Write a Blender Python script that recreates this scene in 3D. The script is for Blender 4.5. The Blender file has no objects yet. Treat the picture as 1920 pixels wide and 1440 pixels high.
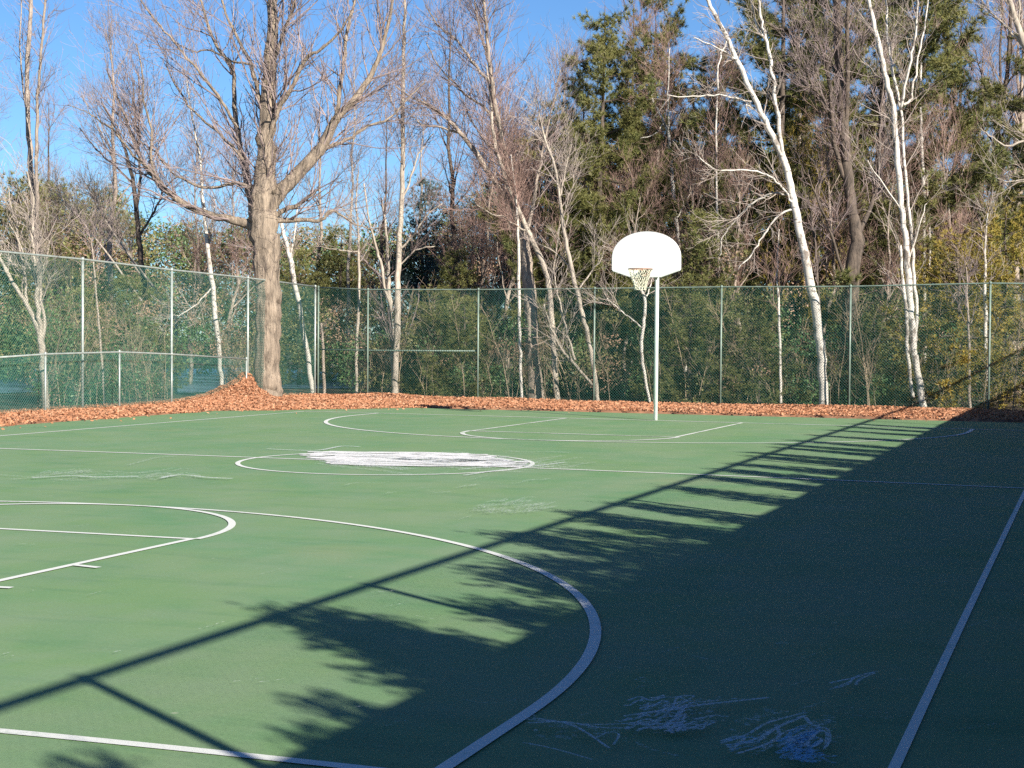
import bpy, math, random
import numpy as np
from mathutils import Vector, Matrix

rng = np.random.default_rng(11)
S = bpy.context.scene
COL = S.collection

# ------------------------------------------------------------------ camera
F, YAW, PITCH, ROLL = 2885.0, -0.359, 0.0264, -0.0084
CAM = np.array([8.1808, -17.3496, 1.5044])
def _rot():
    cy, sy = math.cos(YAW), math.sin(YAW); cp, sp = math.cos(PITCH), math.sin(PITCH)
    fwd = np.array([sy*cp, cy*cp, -sp]); right = np.array([cy, -sy, 0.0]); down = np.cross(fwd, right)
    cr, sr = math.cos(ROLL), math.sin(ROLL)
    return cr*right + sr*down, -sr*right + cr*down, fwd
RX, DN, FW = _rot()
def ray(u, v): return RX*(u-960)/F + DN*(v-720)/F + FW
def at(u, v, d): return CAM + d*ray(u, v)
def gnd(u, v, z=0.0):
    d = ray(u, v); return CAM + d*((z-CAM[2])/d[2])
def on_x(u, v, x):
    d = ray(u, v); return CAM + d*((x-CAM[0])/d[0])
def on_y(u, v, y):
    d = ray(u, v); return CAM + d*((y-CAM[1])/d[1])
def proj(P):
    q = np.asarray(P, float) - CAM; w = q@FW
    return 960+F*(q@RX)/w, 720+F*(q@DN)/w, w

cam = bpy.data.cameras.new('camera'); cam_o = bpy.data.objects.new('camera', cam); COL.objects.link(cam_o)
cam.sensor_width = 36.0; cam.lens = F/1920*36.0; cam.clip_end = 3000; cam.clip_start = 0.05
M = Matrix(((RX[0], -DN[0], -FW[0], CAM[0]), (RX[1], -DN[1], -FW[1], CAM[1]), (RX[2], -DN[2], -FW[2], CAM[2]), (0, 0, 0, 1)))
cam_o.matrix_world = M
S.camera = cam_o

# ------------------------------------------------------------------ light
EL = math.radians(25.0)
TR = np.array([-0.834, 0.552])                     # where shadows run on the ground
sun = bpy.data.lights.new('sun', 'SUN'); sun.energy = 5.0; sun.angle = math.radians(0.5); sun.color = (1.0, 0.93, 0.82)
sun_o = bpy.data.objects.new('sun', sun); COL.objects.link(sun_o)
sun_o.rotation_euler = Vector((TR[0]*math.cos(EL), TR[1]*math.cos(EL), -math.sin(EL))).to_track_quat('-Z', 'Y').to_euler()
sun_o.location = (30, -20, 25)
W = bpy.data.worlds.new('World'); S.world = W; W.use_nodes = True
nt = W.node_tree; bg = nt.nodes['Background']
sky = nt.nodes.new('ShaderNodeTexSky'); sky.sky_type = 'NISHITA'; sky.sun_disc = False
sky.sun_elevation = EL; sky.sun_rotation = math.atan2(-TR[0], -TR[1])
sky.air_density = 1.0; sky.dust_density = 0.0; sky.ozone_density = 2.0; sky.altitude = 300
tint = nt.nodes.new('ShaderNodeMix'); tint.data_type = 'RGBA'; tint.blend_type = 'MULTIPLY'; tint.inputs[0].default_value = 1.0
tint.inputs[7].default_value = (0.66, 0.98, 1.36, 1)
tcw = nt.nodes.new('ShaderNodeTexCoord'); sepw = nt.nodes.new('ShaderNodeSeparateXYZ'); nt.links.new(tcw.outputs['Generated'], sepw.inputs[0])
rw = nt.nodes.new('ShaderNodeValToRGB'); nt.links.new(sepw.outputs['Z'], rw.inputs[0])
rw.color_ramp.elements[0].position = .22; rw.color_ramp.elements[0].color = (1.08, 1.08, 1.08, 1)
rw.color_ramp.elements[1].position = .75; rw.color_ramp.elements[1].color = (.42, .45, .58, 1)
deep = nt.nodes.new('ShaderNodeMix'); deep.data_type = 'RGBA'; deep.blend_type = 'MULTIPLY'; deep.inputs[0].default_value = 1.0
nt.links.new(sky.outputs[0], tint.inputs[6]); nt.links.new(tint.outputs[2], deep.inputs[6]); nt.links.new(rw.outputs[0], deep.inputs[7]); nt.links.new(deep.outputs[2], bg.inputs[0]); bg.inputs[1].default_value = 0.05
S.view_settings.view_transform = 'Standard'; S.view_settings.look = 'None'; S.view_settings.exposure = 0.95; S.view_settings.gamma = 1.0
S.render.engine = 'CYCLES'
try:
    S.cycles.max_bounces = 5; S.cycles.diffuse_bounces = 3; S.cycles.transparent_max_bounces = 8
    S.cycles.use_denoising = False
except Exception: pass

# ------------------------------------------------------------------ object helpers
def tag(o, label=None, cat=None, group=None, kind=None):
    if label: o['label'] = label
    if cat: o['category'] = cat
    if group: o['group'] = group
    if kind: o['kind'] = kind
    return o
def empty(name, loc, label=None, cat=None, group=None):
    o = bpy.data.objects.new(name, None); COL.objects.link(o); o.location = loc; o.empty_display_size = 0.2
    return tag(o, label, cat, group)
class MB:
    """collects vertices and faces (arrays) and links them as one mesh object"""
    def __init__(s): s.v = []; s.q = []; s.t = []; s.n = 0
    def add(s, verts, quads=None, tris=None):
        verts = np.asarray(verts, np.float32).reshape(-1, 3)
        if quads is not None and len(quads): s.q.append(np.asarray(quads, np.int32).reshape(-1, 4) + s.n)
        if tris is not None and len(tris): s.t.append(np.asarray(tris, np.int32).reshape(-1, 3) + s.n)
        s.v.append(verts); s.n += len(verts)
    def build(s, name, mat, parent=None, smooth=False, origin=None):
        v = np.concatenate(s.v) if s.v else np.zeros((0, 3), np.float32)
        if origin is not None: v = v - np.asarray(origin, np.float32)
        q = np.concatenate(s.q) if s.q else np.zeros((0, 4), np.int32)
        t = np.concatenate(s.t) if s.t else np.zeros((0, 3), np.int32)
        me = bpy.data.meshes.new(name)
        me.vertices.add(len(v)); me.vertices.foreach_set('co', v.ravel())
        nl = q.size + t.size; me.loops.add(nl)
        me.loops.foreach_set('vertex_index', np.concatenate([q.ravel(), t.ravel()]))
        npoly = len(q) + len(t); me.polygons.add(npoly)
        st = np.concatenate([np.arange(len(q))*4, q.size + np.arange(len(t))*3]).astype(np.int32)
        me.polygons.foreach_set('loop_start', st)
        me.polygons.foreach_set('use_smooth', np.full(npoly, bool(smooth)))
        me.update(calc_edges=True); me.validate()
        me.materials.append(mat)
        o = bpy.data.objects.new(name, me); COL.objects.link(o)
        if parent is not None:
            o.parent = parent
        return o
    # shapes
    def box(s, c, size, rz=0.0):
        sx, sy, sz = np.array(size)/2
        P = np.array([[x, y, z] for z in (-sz, sz) for x, y in ((-sx, -sy), (sx, -sy), (sx, sy), (-sx, sy))])
        cr, sr = math.cos(rz), math.sin(rz)
        P = np.stack([P[:, 0]*cr - P[:, 1]*sr, P[:, 0]*sr + P[:, 1]*cr, P[:, 2]], 1) + np.array(c)
        s.add(P, [[3, 2, 1, 0], [4, 5, 6, 7], [0, 1, 5, 4], [1, 2, 6, 5], [2, 3, 7, 6], [3, 0, 4, 7]])
    def tube(s, pts, rad, k=8, cap=True, bump=0.0):
        pts = np.asarray(pts, float); n = len(pts); rad = np.broadcast_to(np.asarray(rad, float), (n,))
        T = np.gradient(pts, axis=0); T /= np.linalg.norm(T, axis=1)[:, None] + 1e-9
        a = np.array([1.0, 0, 0]) if abs(T[0][0]) < 0.8 else np.array([0, 1.0, 0])
        V = []; ang = np.arange(k)*2*math.pi/k; ph = rng.uniform(0, 6.28)
        for i in range(n):
            a = a - T[i]*(a@T[i]); a /= np.linalg.norm(a) + 1e-9; b = np.cross(T[i], a)
            rr = rad[i]*np.ones(k)
            if bump:
                si = i*.16
                rr = rr*(1+bump*(.8*np.sin(7*ang+1.6*math.sin(si)+ph)+.6*np.sin(4*ang-si*1.1+2*ph)+.35*rng.uniform(-1, 1, k)))
            V.append(pts[i] + (np.cos(ang)*rr)[:, None]*a + (np.sin(ang)*rr)[:, None]*b)
        V = np.concatenate(V); Q = []
        for i in range(n-1):
            j = np.arange(k); Q.append(np.stack([i*k+j, i*k+(j+1) % k, (i+1)*k+(j+1) % k, (i+1)*k+j], 1))
        tri = []
        if cap:
            V = np.concatenate([V, pts[:1], pts[-1:]]); m = n*k
            for j in range(k): tri.append([m, (j+1) % k, j]); tri.append([m+1, (n-1)*k+j, (n-1)*k+(j+1) % k])
        s.add(V, np.concatenate(Q), tri)
    def twigs(s, P, R, k=3):
        """P (N,K,3) polylines, R (N,K) radii: many thin tubes at once"""
        N, K, _ = P.shape
        if N == 0: return
        T = P[:, -1] - P[:, 0]; T /= np.linalg.norm(T, axis=1)[:, None] + 1e-9
        ref = np.where(np.abs(T[:, 2:3]) < 0.9, np.array([[0, 0, 1.0]]), np.array([[1.0, 0, 0]]))
        A = np.cross(T, ref); A /= np.linalg.norm(A, axis=1)[:, None] + 1e-9; B = np.cross(T, A)
        ang = np.arange(k)*2*math.pi/k
        off = np.cos(ang)[None, :, None]*A[:, None] + np.sin(ang)[None, :, None]*B[:, None]     # N,k,3
        V = P[:, :, None, :] + R[:, :, None, None]*off[:, None]                                  # N,K,k,3
        base = (np.arange(N)*K*k)[:, None, None]; i = (np.arange(K-1)*k)[None, :, None]; j = np.arange(k)[None, None, :]; j2 = (j+1) % k
        Q = np.stack([base+i+j, base+i+j2, base+i+k+j2, base+i+k+j], -1)
        s.add(V.reshape(-1, 3), Q.reshape(-1, 4))
    def cards(s, C, L, Wd, axis=None, spread=1.0):
        """leaf quads at C (N,3) of length L and width Wd, random orientation (around axis when given)"""
        N = len(C)
        a = rng.normal(size=(N, 3))
        if axis is not None: a = axis + spread*a
        a /= np.linalg.norm(a, axis=1)[:, None] + 1e-9
        b = np.cross(a, rng.normal(size=(N, 3))); b /= np.linalg.norm(b, axis=1)[:, None] + 1e-9
        L = np.broadcast_to(L, (N,))[:, None]; Wd = np.broadcast_to(Wd, (N,))[:, None]
        V = np.stack([C - a*L*.5, C + b*Wd*.5, C + a*L*.5, C - b*Wd*.5], 1)
        s.add(V.reshape(-1, 3), np.arange(4*N).reshape(-1, 4))
    def needles(s, C, A, L, w, m):
        """m needles per tuft at C pointing about A"""
        N = len(C)
        C2 = np.repeat(C, m, 0); d = np.repeat(A, m, 0)*0.55 + rng.normal(size=(N*m, 3))*0.55
        d /= np.linalg.norm(d, axis=1)[:, None] + 1e-9
        b = np.cross(d, rng.normal(size=(N*m, 3))); b /= np.linalg.norm(b, axis=1)[:, None] + 1e-9
        l = (L*rng.uniform(.6, 1.15, N*m))[:, None]
        V = np.stack([C2 - b*w*.5, C2 + b*w*.5, C2 + d*l], 1)
        s.add(V.reshape(-1, 3), None, np.arange(3*N*m).reshape(-1, 3))

# ------------------------------------------------------------------ materials
def new_mat(name):
    m = bpy.data.materials.new(name); m.use_nodes = True
    return m, m.node_tree, m.node_tree.nodes['Principled BSDF']
def N(nt, typ, **kw):
    n = nt.nodes.new(typ)
    for k, v in kw.items():
        if k.startswith('_'): setattr(n, k[1:], v)
        else: n.inputs[k].default_value = v
    return n
def ramp(nt, fac, stops, interp='LINEAR'):
    r = nt.nodes.new('ShaderNodeValToRGB'); r.color_ramp.interpolation = interp
    el = r.color_ramp.elements
    while len(el) < len(stops): el.new(0.5)
    for e, (p, c) in zip(el, stops):
        e.position = p; e.color = (*c, 1) if len(c) == 3 else c
    nt.links.new(fac, r.inputs[0]); return r
def mixc(nt, fac, a, b, mode='MIX'):
    m = nt.nodes.new('ShaderNodeMix'); m.data_type = 'RGBA'; m.blend_type = mode
    for sock, val in ((m.inputs[0], fac), (m.inputs[6], a), (m.inputs[7], b)):
        if hasattr(val, 'is_output'): nt.links.new(val, sock)
        elif isinstance(val, (int, float)): sock.default_value = val
        else: sock.default_value = (*val, 1)
    return m.outputs[2]
def coords(nt, scale=(1, 1, 1), kind='Object'):
    tc = nt.nodes.new('ShaderNodeTexCoord'); mp = nt.nodes.new('ShaderNodeMapping'); mp.inputs['Scale'].default_value = scale
    nt.links.new(tc.outputs[kind], mp.inputs[0]); return mp.outputs[0]
def noise(nt, vec, scale, detail=4, rough=.55):
    n = N(nt, 'ShaderNodeTexNoise', Scale=scale, Detail=detail, Roughness=rough); nt.links.new(vec, n.inputs['Vector']); return n.outputs['Fac']
def bump(nt, bs, h, strength=.4, dist=.02):
    b = N(nt, 'ShaderNodeBump', Strength=strength, Distance=dist); nt.links.new(h, b.inputs['Height']); nt.links.new(b.outputs[0], bs.inputs['Normal'])

def plain(name, col, rough=.6, metal=0.0, var=.15, sc=6):
    m, t, b = new_mat(name); v = coords(t)
    r = ramp(t, noise(t, v, sc), [(.3, tuple(c*(1-var) for c in col)), (.7, tuple(min(1, c*(1+var)) for c in col))])
    t.links.new(r.outputs[0], b.inputs['Base Color']); b.inputs['Roughness'].default_value = rough; b.inputs['Metallic'].default_value = metal
    return m
def court_mat():
    m, t, b = new_mat('green_acrylic'); v = coords(t)
    big = noise(t, v, .35, 5, .6); mid = noise(t, v, 1.6, 5, .6); st = noise(t, coords(t, (.5, 3.0, 1)), 1.2, 4, .6); fine = noise(t, v, 55, 3, .7)
    c = ramp(t, big, [(.30, (.120, .265, .115)), (.45, (.185, .310, .125)), (.58, (.135, .290, .130)), (.72, (.235, .308, .135))]).outputs[0]
    c = mixc(t, ramp(t, mid, [(.45, (0, 0, 0)), (.75, (.6, .6, .6))]).outputs[0], c, (.225, .305, .195))
    c = mixc(t, ramp(t, st, [(.52, (0, 0, 0)), (.75, (.6, .6, .6))]).outputs[0], c, (.060, .190, .085))
    c = mixc(t, ramp(t, noise(t, v, 9, 6, .75), [(.66, (0, 0, 0)), (.80, (.45, .45, .45))]).outputs[0], c, (.29, .40, .27))
    c = mixc(t, ramp(t, noise(t, coords(t, (1, .6, 1)), .8, 7, .7), [(.40, (0, 0, 0)), (.62, (.5, .5, .5))]).outputs[0], c, (.275, .345, .215))
    c = mixc(t, .25, c, ramp(t, fine, [(.25, (.08, .15, .08)), (.75, (.25, .43, .22))]).outputs[0])
    sp = N(t, 'ShaderNodeTexVoronoi', Scale=1.7); t.links.new(v, sp.inputs['Vector'])
    c = mixc(t, ramp(t, sp.outputs['Distance'], [(.018, (.6, .6, .6)), (.035, (0, 0, 0))]).outputs[0], c, (.42, .45, .33))
    t.links.new(c, b.inputs['Base Color']); b.inputs['Roughness'].default_value = .78; b.inputs['Specular IOR Level'].default_value = .25
    return m
def line_mat(name, wear):
    m, t, b = new_mat(name); v = coords(t)
    n = noise(t, v, 22, 6, .75); n2 = noise(t, v, 1.1, 3, .6)
    a = t.nodes.new('ShaderNodeMath'); a.operation = 'ADD'; t.links.new(n, a.inputs[0]); t.links.new(n2, a.inputs[1])
    h = t.nodes.new('ShaderNodeMath'); h.operation = 'MULTIPLY'; h.inputs[1].default_value = .5; t.links.new(a.outputs[0], h.inputs[0])
    k = .30 + wear*.35
    r = ramp(t, h.outputs[0], [(max(0, k-.10), (.20, .32, .18)), (min(1, k+.06), (.78, .80, .74))])
    t.links.new(r.outputs[0], b.inputs['Base Color']); b.inputs['Roughness'].default_value = .7; return m
def chalk_mat(name, col, cover=.5, sc=30):
    m, t, b = new_mat(name); v = coords(t)
    n = noise(t, v, sc, 6, .8); r = ramp(t, n, [(max(0, .62-cover*.35), (0, 0, 0)), (.72-cover*.25, (1, 1, 1))])
    b.inputs['Base Color'].default_value = (*col, 1); b.inputs['Roughness'].default_value = .95
    f = t.nodes.new('ShaderNodeMath'); f.operation = 'MULTIPLY'; f.inputs[1].default_value = min(1, .45+cover*.55); t.links.new(r.outputs[0], f.inputs[0])
    t.links.new(f.outputs[0], b.inputs['Alpha']); return m
def bark_mat(name, dark, light, sc=9, stretch=.22, dist=.05):
    m, t, b = new_mat(name); v = coords(t, (1, 1, stretch))
    n = noise(t, v, sc, 8, .7); n2 = noise(t, coords(t, (1, 1, .5)), 1.6, 4, .6)
    c = ramp(t, n, [(.32, dark), (.62, light)]).outputs[0]
    c = mixc(t, ramp(t, n2, [(.45, (0, 0, 0)), (.7, (.5, .5, .5))]).outputs[0], c, tuple(.6*x for x in light))
    t.links.new(c, b.inputs['Base Color']); b.inputs['Roughness'].default_value = .9
    bump(t, b, n, .9, dist); return m
def birch_mat():
    m, t, b = new_mat('birch_bark')
    n = noise(t, coords(t, (2.2, 2.2, 6)), 1.7, 6, .75); n2 = noise(t, coords(t, (2, 2, 1.1)), 1.5, 6, .7); n3 = noise(t, coords(t, (1, 1, .4)), .9, 3, .5)
    c = ramp(t, n3, [(.35, (.52, .475, .41)), (.65, (.64, .60, .545))]).outputs[0]
    c = mixc(t, ramp(t, n, [(.38, (.95, .95, .95)), (.45, (0, 0, 0))]).outputs[0], c, (.12, .095, .08))
    c = mixc(t, ramp(t, n2, [(.55, (0, 0, 0)), (.61, (.9, .9, .9))]).outputs[0], c, (.17, .135, .11))
    t.links.new(c, b.inputs['Base Color']); b.inputs['Roughness'].default_value = .75; bump(t, b, n2, .5, .02); return m
def leaf_mat(name, cols, rough=.6, sc=.8, trans=.15):
    m, t, b = new_mat(name)
    g = t.nodes.new('ShaderNodeNewGeometry')
    r = ramp(t, g.outputs['Random Per Island'], [(i/(len(cols)-1), c) for i, c in enumerate(cols)])
    n = noise(t, coords(t), sc, 3, .6)
    c = mixc(t, ramp(t, n, [(.35, (0, 0, 0)), (.65, (.7, .7, .7))]).outputs[0], r.outputs[0], cols[-1])
    t.links.new(c, b.inputs['Base Color']); b.inputs['Roughness'].default_value = rough
    b.inputs['Specular IOR Level'].default_value = .3
    return m
MAT = dict(
    court=court_mat(), line=line_mat('line_paint', .25), line_old=line_mat('line_paint_worn', .42), line_faint=line_mat('line_paint_faint', .78),
    chalk=chalk_mat('white_chalk', (.85, .84, .83), .95, 8), chalk_thin=chalk_mat('chalk_scratch', (.84, .86, .88), .60, 70),
    chalk_faint=chalk_mat('chalk_dust', (.72, .78, .74), .32, 40), chalk_blue=chalk_mat('blue_chalk', (.36, .68, .92), .5, 70), chalk_pink=chalk_mat('pink_chalk', (.62, .34, .32), .2, 25),
    galv=plain('galvanised_steel', (.36, .40, .37), .5, .35, .2, 9), galv_green=plain('green_coated_steel', (.17, .23, .19), .5, .1, .25, 5),
    wire=plain('green_vinyl_wire', (.050, .170, .140), .45, 0, .25, 1.5), screen=plain('green_windscreen', (.03, .09, .06), .9),
    board=plain('white_enamel', (.66, .66, .645), .45, 0, .02, 3), pole=plain('grey_pole_paint', (.72, .77, .73), .5, .0, .1, 5),
    rim=plain('rim_paint', (.34, .20, .14), .6, .1, .35, 20), net=plain('net_cord', (.70, .68, .52), .9, 0, .15, 30), steel=plain('bracket_steel', (.30, .29, .28), .5, .5, .2, 10),
    bark_maple=bark_mat('maple_bark', (.045, .035, .028), (.43, .34, .255), 10, .14, .12),
    bark_dark=bark_mat('dark_bark', (.022, .018, .016), (.17, .13, .10), 9, .3, .04),
    bark_grey=bark_mat('grey_bark', (.17, .13, .105), (.46, .38, .31), 10, .3, .02),
    bark_pale=bark_mat('pale_bark', (.20, .165, .13), (.52, .45, .37), 8, .35, .02), birch=birch_mat(),
    twig=plain('twig_bark', (.26, .20, .19), .85, 0, .35, 2), twig_red=plain('reddish_twig', (.27, .175, .145), .85, 0, .35, 2), twig_pale=plain('pale_twig', (.36, .30, .26), .85, 0, .3, 2),
    brush=plain('brush_twig', (.30, .225, .155), .9, 0, .45, 1.2),
    pine=leaf_mat('pine_needles', [(.060, .095, .034), (.135, .160, .052), (.24, .215, .075)], .5, .5),
    pine_gold=leaf_mat('golden_needles', [(.17, .19, .035), (.30, .27, .05), (.38, .26, .06)], .55, .9),
    pine_blue=leaf_mat('blue_green_needles', [(.035, .075, .075), (.07, .125, .12), (.09, .14, .12)], .55, .9),
    leaves_green=leaf_mat('evergreen_leaves', [(.028, .070, .032), (.065, .135, .055), (.13, .20, .075)], .45, .7),
    leaves_olive=leaf_mat('olive_leaves', [(.065, .095, .034), (.14, .170, .06), (.24, .205, .09)], .6, .3),
    leaves_brown=leaf_mat('dead_brown_leaves', [(.16, .10, .065), (.29, .19, .125), (.40, .26, .18)], .8, .4),
    fallen=leaf_mat('fallen_leaves', [(.17, .085, .050), (.40, .160, .075), (.56, .33, .20), (.27, .135, .08), (.48, .225, .12)], .75, .5),
    soil=plain('leafy_soil', (.27, .135, .075), .95, 0, .4, 5), duff=plain('forest_floor', (.13, .095, .06), .95, 0, .4, 1.5),
)
def water_mat():
    m, t, b = new_mat('pond_water'); b.inputs['Base Color'].default_value = (.17, .26, .38, 1); b.inputs['Roughness'].default_value = .35
    bump(t, b, noise(t, coords(t, (1, 4, 1)), 3, 3), .5, .05); return m
MAT['water'] = water_mat()

# ------------------------------------------------------------------ ground, court, painted lines
g = MB(); g.add([[-900, -400, -.06], [900, -400, -.06], [900, 1500, -.06], [-900, 1500, -.06]], [[0, 1, 2, 3]])
tag(g.build('ground', MAT['duff']), kind='structure')
c = MB(); c.box((0.1, -3.6, -.1), (19.0, 37.4, .2))
court = tag(c.build('court', MAT['court']), kind='structure')

# lens-bent painted lines: the court plan carried to the ground as the photograph shows it
P2 = dict(f=2858.8885, k=-0.127)
def wob(x, y):
    """plan position -> where the line is really painted (the paint follows the plan within a few centimetres)"""
    q = np.stack([x-CAM[0], y-CAM[1], np.full_like(x, -CAM[2])], 1); w = q@FW
    ok = w > .5; w = np.where(ok, w, .5)
    a = (q@RX)/w; b = (q@DN)/w; r0 = np.sqrt(a*a+b*b); r = r0.copy()
    for _ in range(30): r = r0/(1+P2['k']*np.minimum(r*r, .25))
    s = np.where(r0 > 1e-6, r/np.maximum(r0, 1e-6), 1); s = np.clip(s, .9, 1.12)
    a = a*s*P2['f']/F; b = b*s*P2['f']/F
    d = a[:, None]*RX + b[:, None]*DN + FW
    t = CAM[2]/np.maximum(-d[:, 2], 1e-4); o = CAM + t[:, None]*d
    o[~ok] = np.stack([x, y, np.zeros_like(x)], 1)[~ok]
    return o[:, :2]
def ribbon(mb, P, width, z):
    P = np.asarray(P, float); T = np.gradient(P, axis=0); T /= np.linalg.norm(T, axis=1)[:, None] + 1e-9
    n = np.stack([-T[:, 1], T[:, 0]], 1); w = np.broadcast_to(np.asarray(width, float), (len(P),))[:, None]
    A = P + n*w/2; B = P - n*w/2; z = np.full((len(P), 1), z)
    V = np.concatenate([np.concatenate([A, z], 1), np.concatenate([B, z], 1)]); m = len(P); i = np.arange(m-1)
    mb.add(V, np.stack([i+m, i+m+1, i+1, i], 1))
def seg(x0, y0, x1, y1, n=80):
    t = np.linspace(0, 1, n); return np.stack([x0+(x1-x0)*t, y0+(y1-y0)*t], 1)
def arc(cx, cy, r, a0, a1, n=140):
    t = np.radians(np.linspace(a0, a1, n)); return np.stack([cx+r*np.cos(t), cy+r*np.sin(t)], 1)
L2, WR, FX, NX, NB, WL, FB, LW = 12.0503, 7.5397, 0.1549, 0.054, 12.4874, 7.643, 0.9623, 1.7964
lw = .06
def paint(name, P, mat, z, width=lw):
    mb = MB()
    for p in (P if isinstance(P, list) else [P]): ribbon(mb, wob(p[:, 0], p[:, 1]), width, z)
    return mb.build(name, MAT[mat], court)
paint('sideline', seg(-WL, -NB, -WL, L2, 160), 'line', .004); paint('sideline', seg(WR, -NB, WR, L2, 160), 'line', .004, .042)
paint('baseline', seg(-WL, L2, WR, L2, 120), 'line_old', .0045, .09); paint('baseline', seg(-WL, -NB, WR, -NB, 120), 'line', .0045)
paint('half_court_line', [seg(-WL, 0, -1.83, 0), seg(-1.83, 0, 1.83, 0), seg(1.83, 0, WR, 0)], 'line', .005, .07)
paint('centre_circle', arc(0, 0, 1.83, 0, 360), 'line', .0055)
fy = L2-FB; ny = -(NB-FB)
a = math.degrees(math.asin(min(1, (L2-fy)/6.02)))
paint('three_point_line', [arc(FX, fy, 6.02, -180, 0), seg(FX-6.02, fy, FX-6.02, L2, 20), seg(FX+6.02, fy, FX+6.02, L2, 20)], 'line', .006, .075)
paint('three_point_line', [arc(NX, ny, 6.02, 0, 180), seg(NX+6.02, ny, NX+6.02, -NB, 20)], 'line', .006)
paint('free_throw_circle', arc(FX, fy-4.19, 1.83, 180, 360), 'line_old', .0065, .08); paint('free_throw_circle', arc(NX, ny+4.19, 1.83, 0, 180), 'line', .0065)
paint('free_throw_line', seg(FX-LW, fy-4.19, FX+LW, fy-4.19), 'line_old', .005, .08); paint('free_throw_line', seg(NX-LW, ny+4.19, NX+LW, ny+4.19), 'line', .005)
for sx in (-1, 1):
    paint('lane_line', seg(FX+sx*LW, fy-4.19, FX+sx*LW, L2), 'line_old', .007); paint('lane_line', seg(NX+sx*LW, ny+4.19, NX+sx*LW, -NB), 'line', .007)
def ground_px(pts): return np.array([gnd(u, v)[:2] for u, v in pts])
for (u0, v0, u1, v1) in ((140, 1061, 185, 1066), (-40, 1101, 22, 1104)):
    mb = MB(); ribbon(mb, np.linspace(ground_px([(u0, v0)])[0], ground_px([(u1, v1)])[0], 6), .055, .008); mb.build('lane_mark', MAT['line'], court)

# chalk
R = random.Random(5)
def smooth_px(pts, n=24):
    pts = np.array(pts, float); t = np.linspace(0, len(pts)-1, n); i = np.clip(t.astype(int), 0, len(pts)-2); f = (t-i)[:, None]
    p0 = pts[np.clip(i-1, 0, len(pts)-1)]; p1 = pts[i]; p2 = pts[i+1]; p3 = pts[np.clip(i+2, 0, len(pts)-1)]
    return .5*((2*p1)+(-p0+p2)*f+(2*p0-5*p1+4*p2-p3)*f*f+(-p0+3*p1-3*p2+p3)*f**3)
ZC = [.0085]
def chalk(name, strokes, mat, width):
    mb = MB()
    for st in strokes:
        ZC[0] += .00006
        w = width*R.uniform(.6, 1.3)
        ribbon(mb, ground_px(smooth_px(st)), w, ZC[0])
    return mb.build(name, MAT[mat], court)
def hatch(u0, u1, v0, v1, n, slope, curl=0.0, ln=(30, 120)):
    out = []
    for _ in range(n):
        u = R.uniform(u0, u1); v = R.uniform(v0, v1); l = R.uniform(*ln)
        s = slope + R.uniform(-.1, .1)
        out.append([(u, v), (u+l*.33, v+l*.33*s+R.uniform(-1, 1)*curl), (u+l*.66, v+l*.66*s+R.uniform(-1, 1)*curl), (u+l, v+l*s)])
    return out
fill = []
for i in range(30):
    t = i/29; v = 850+t*25
    u0 = 585+55*abs(t-.3)+R.uniform(-25, 40); u1 = 900+92*min(1, t*1.6)+R.uniform(-50, 4)
    if u1 > 992: u1 = 992
    fill.append([(u0, v-4+R.uniform(-1.5, 1.5)), (u0*.6+u1*.4, v-2+R.uniform(-2, 2)), (u0*.3+u1*.7, v-.5+R.uniform(-2, 2)), (u1, v+2+R.uniform(-2, 2))])
chalk('chalk_streaks', fill, 'chalk', .13); chalk('chalk_dust', hatch(590, 900, 849, 878, 34, .03, 1.5, (80, 180)), 'chalk_faint', .22)
chalk('chalk_streaks', [[(500, 843), (590, 846), (640, 838), (675, 839)], [(860, 882), (900, 878), (960, 871), (1000, 873)], [(870, 893), (930, 884), (1000, 876), (1060, 868)], [(600, 866), (700, 872), (800, 876), (880, 874)]], 'chalk_thin', .07)
chalk('chalk_streaks', [[(800, 872), (840, 874), (880, 872), (905, 868)], [(640, 858), (690, 864), (740, 866), (790, 866)], [(850, 866), (880, 869), (900, 871), (925, 870)]], 'chalk_pink', .09)
chalk('chalk_streaks', hatch(900, 1050, 866, 884, 22, -.1, 1, (30, 90)), 'chalk_faint', .09)
chalk('chalk_streaks', hatch(560, 960, 846, 878, 26, .03, 1.5, (60, 160)), 'chalk_faint', .16)
sc_ = []
for _ in range(110):
    u = R.uniform(-20, 1900); v = 800+620*R.random()**1.3; l = (v-640)*R.uniform(.02, .12); a_ = R.uniform(-.35, .25)
    sc_.append([(u, v), (u+l*.5, v+l*.5*a_+R.uniform(-1, 1)), (u+l, v+l*a_)])
chalk('scuff_marks', sc_, 'chalk_faint', .014)
# worn scuffs on the left
chalk('chalk_scribble', [[(-10, 893), (60, 897), (110, 892), (140, 886)], [(20, 902), (60, 899), (80, 894), (110, 891)], [(140, 893), (200, 900), (300, 897), (430, 901)], [(275, 899), (290, 893), (318, 892), (300, 902), (276, 901)], [(320, 897), (345, 890), (365, 893), (372, 898)], [(240, 875), (300, 860), (330, 858), (280, 862)]] + hatch(70, 330, 886, 901, 26, -.05, 3, (20, 70)), 'chalk_faint', .075)
chalk('chalk_scribble', [[(300, 900), (340, 894), (390, 899), (436, 901)], [(60, 900), (130, 896), (180, 898), (260, 897)]], 'chalk_thin', .05)
chalk('chalk_scribble', hatch(885, 1000, 945, 966, 26, -.12, 4, (15, 60)), 'chalk_faint', .07)
chalk('chalk_scribble', hatch(640, 1000, 880, 930, 14, -.1, 2, (15, 60)), 'chalk_faint', .05)
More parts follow.
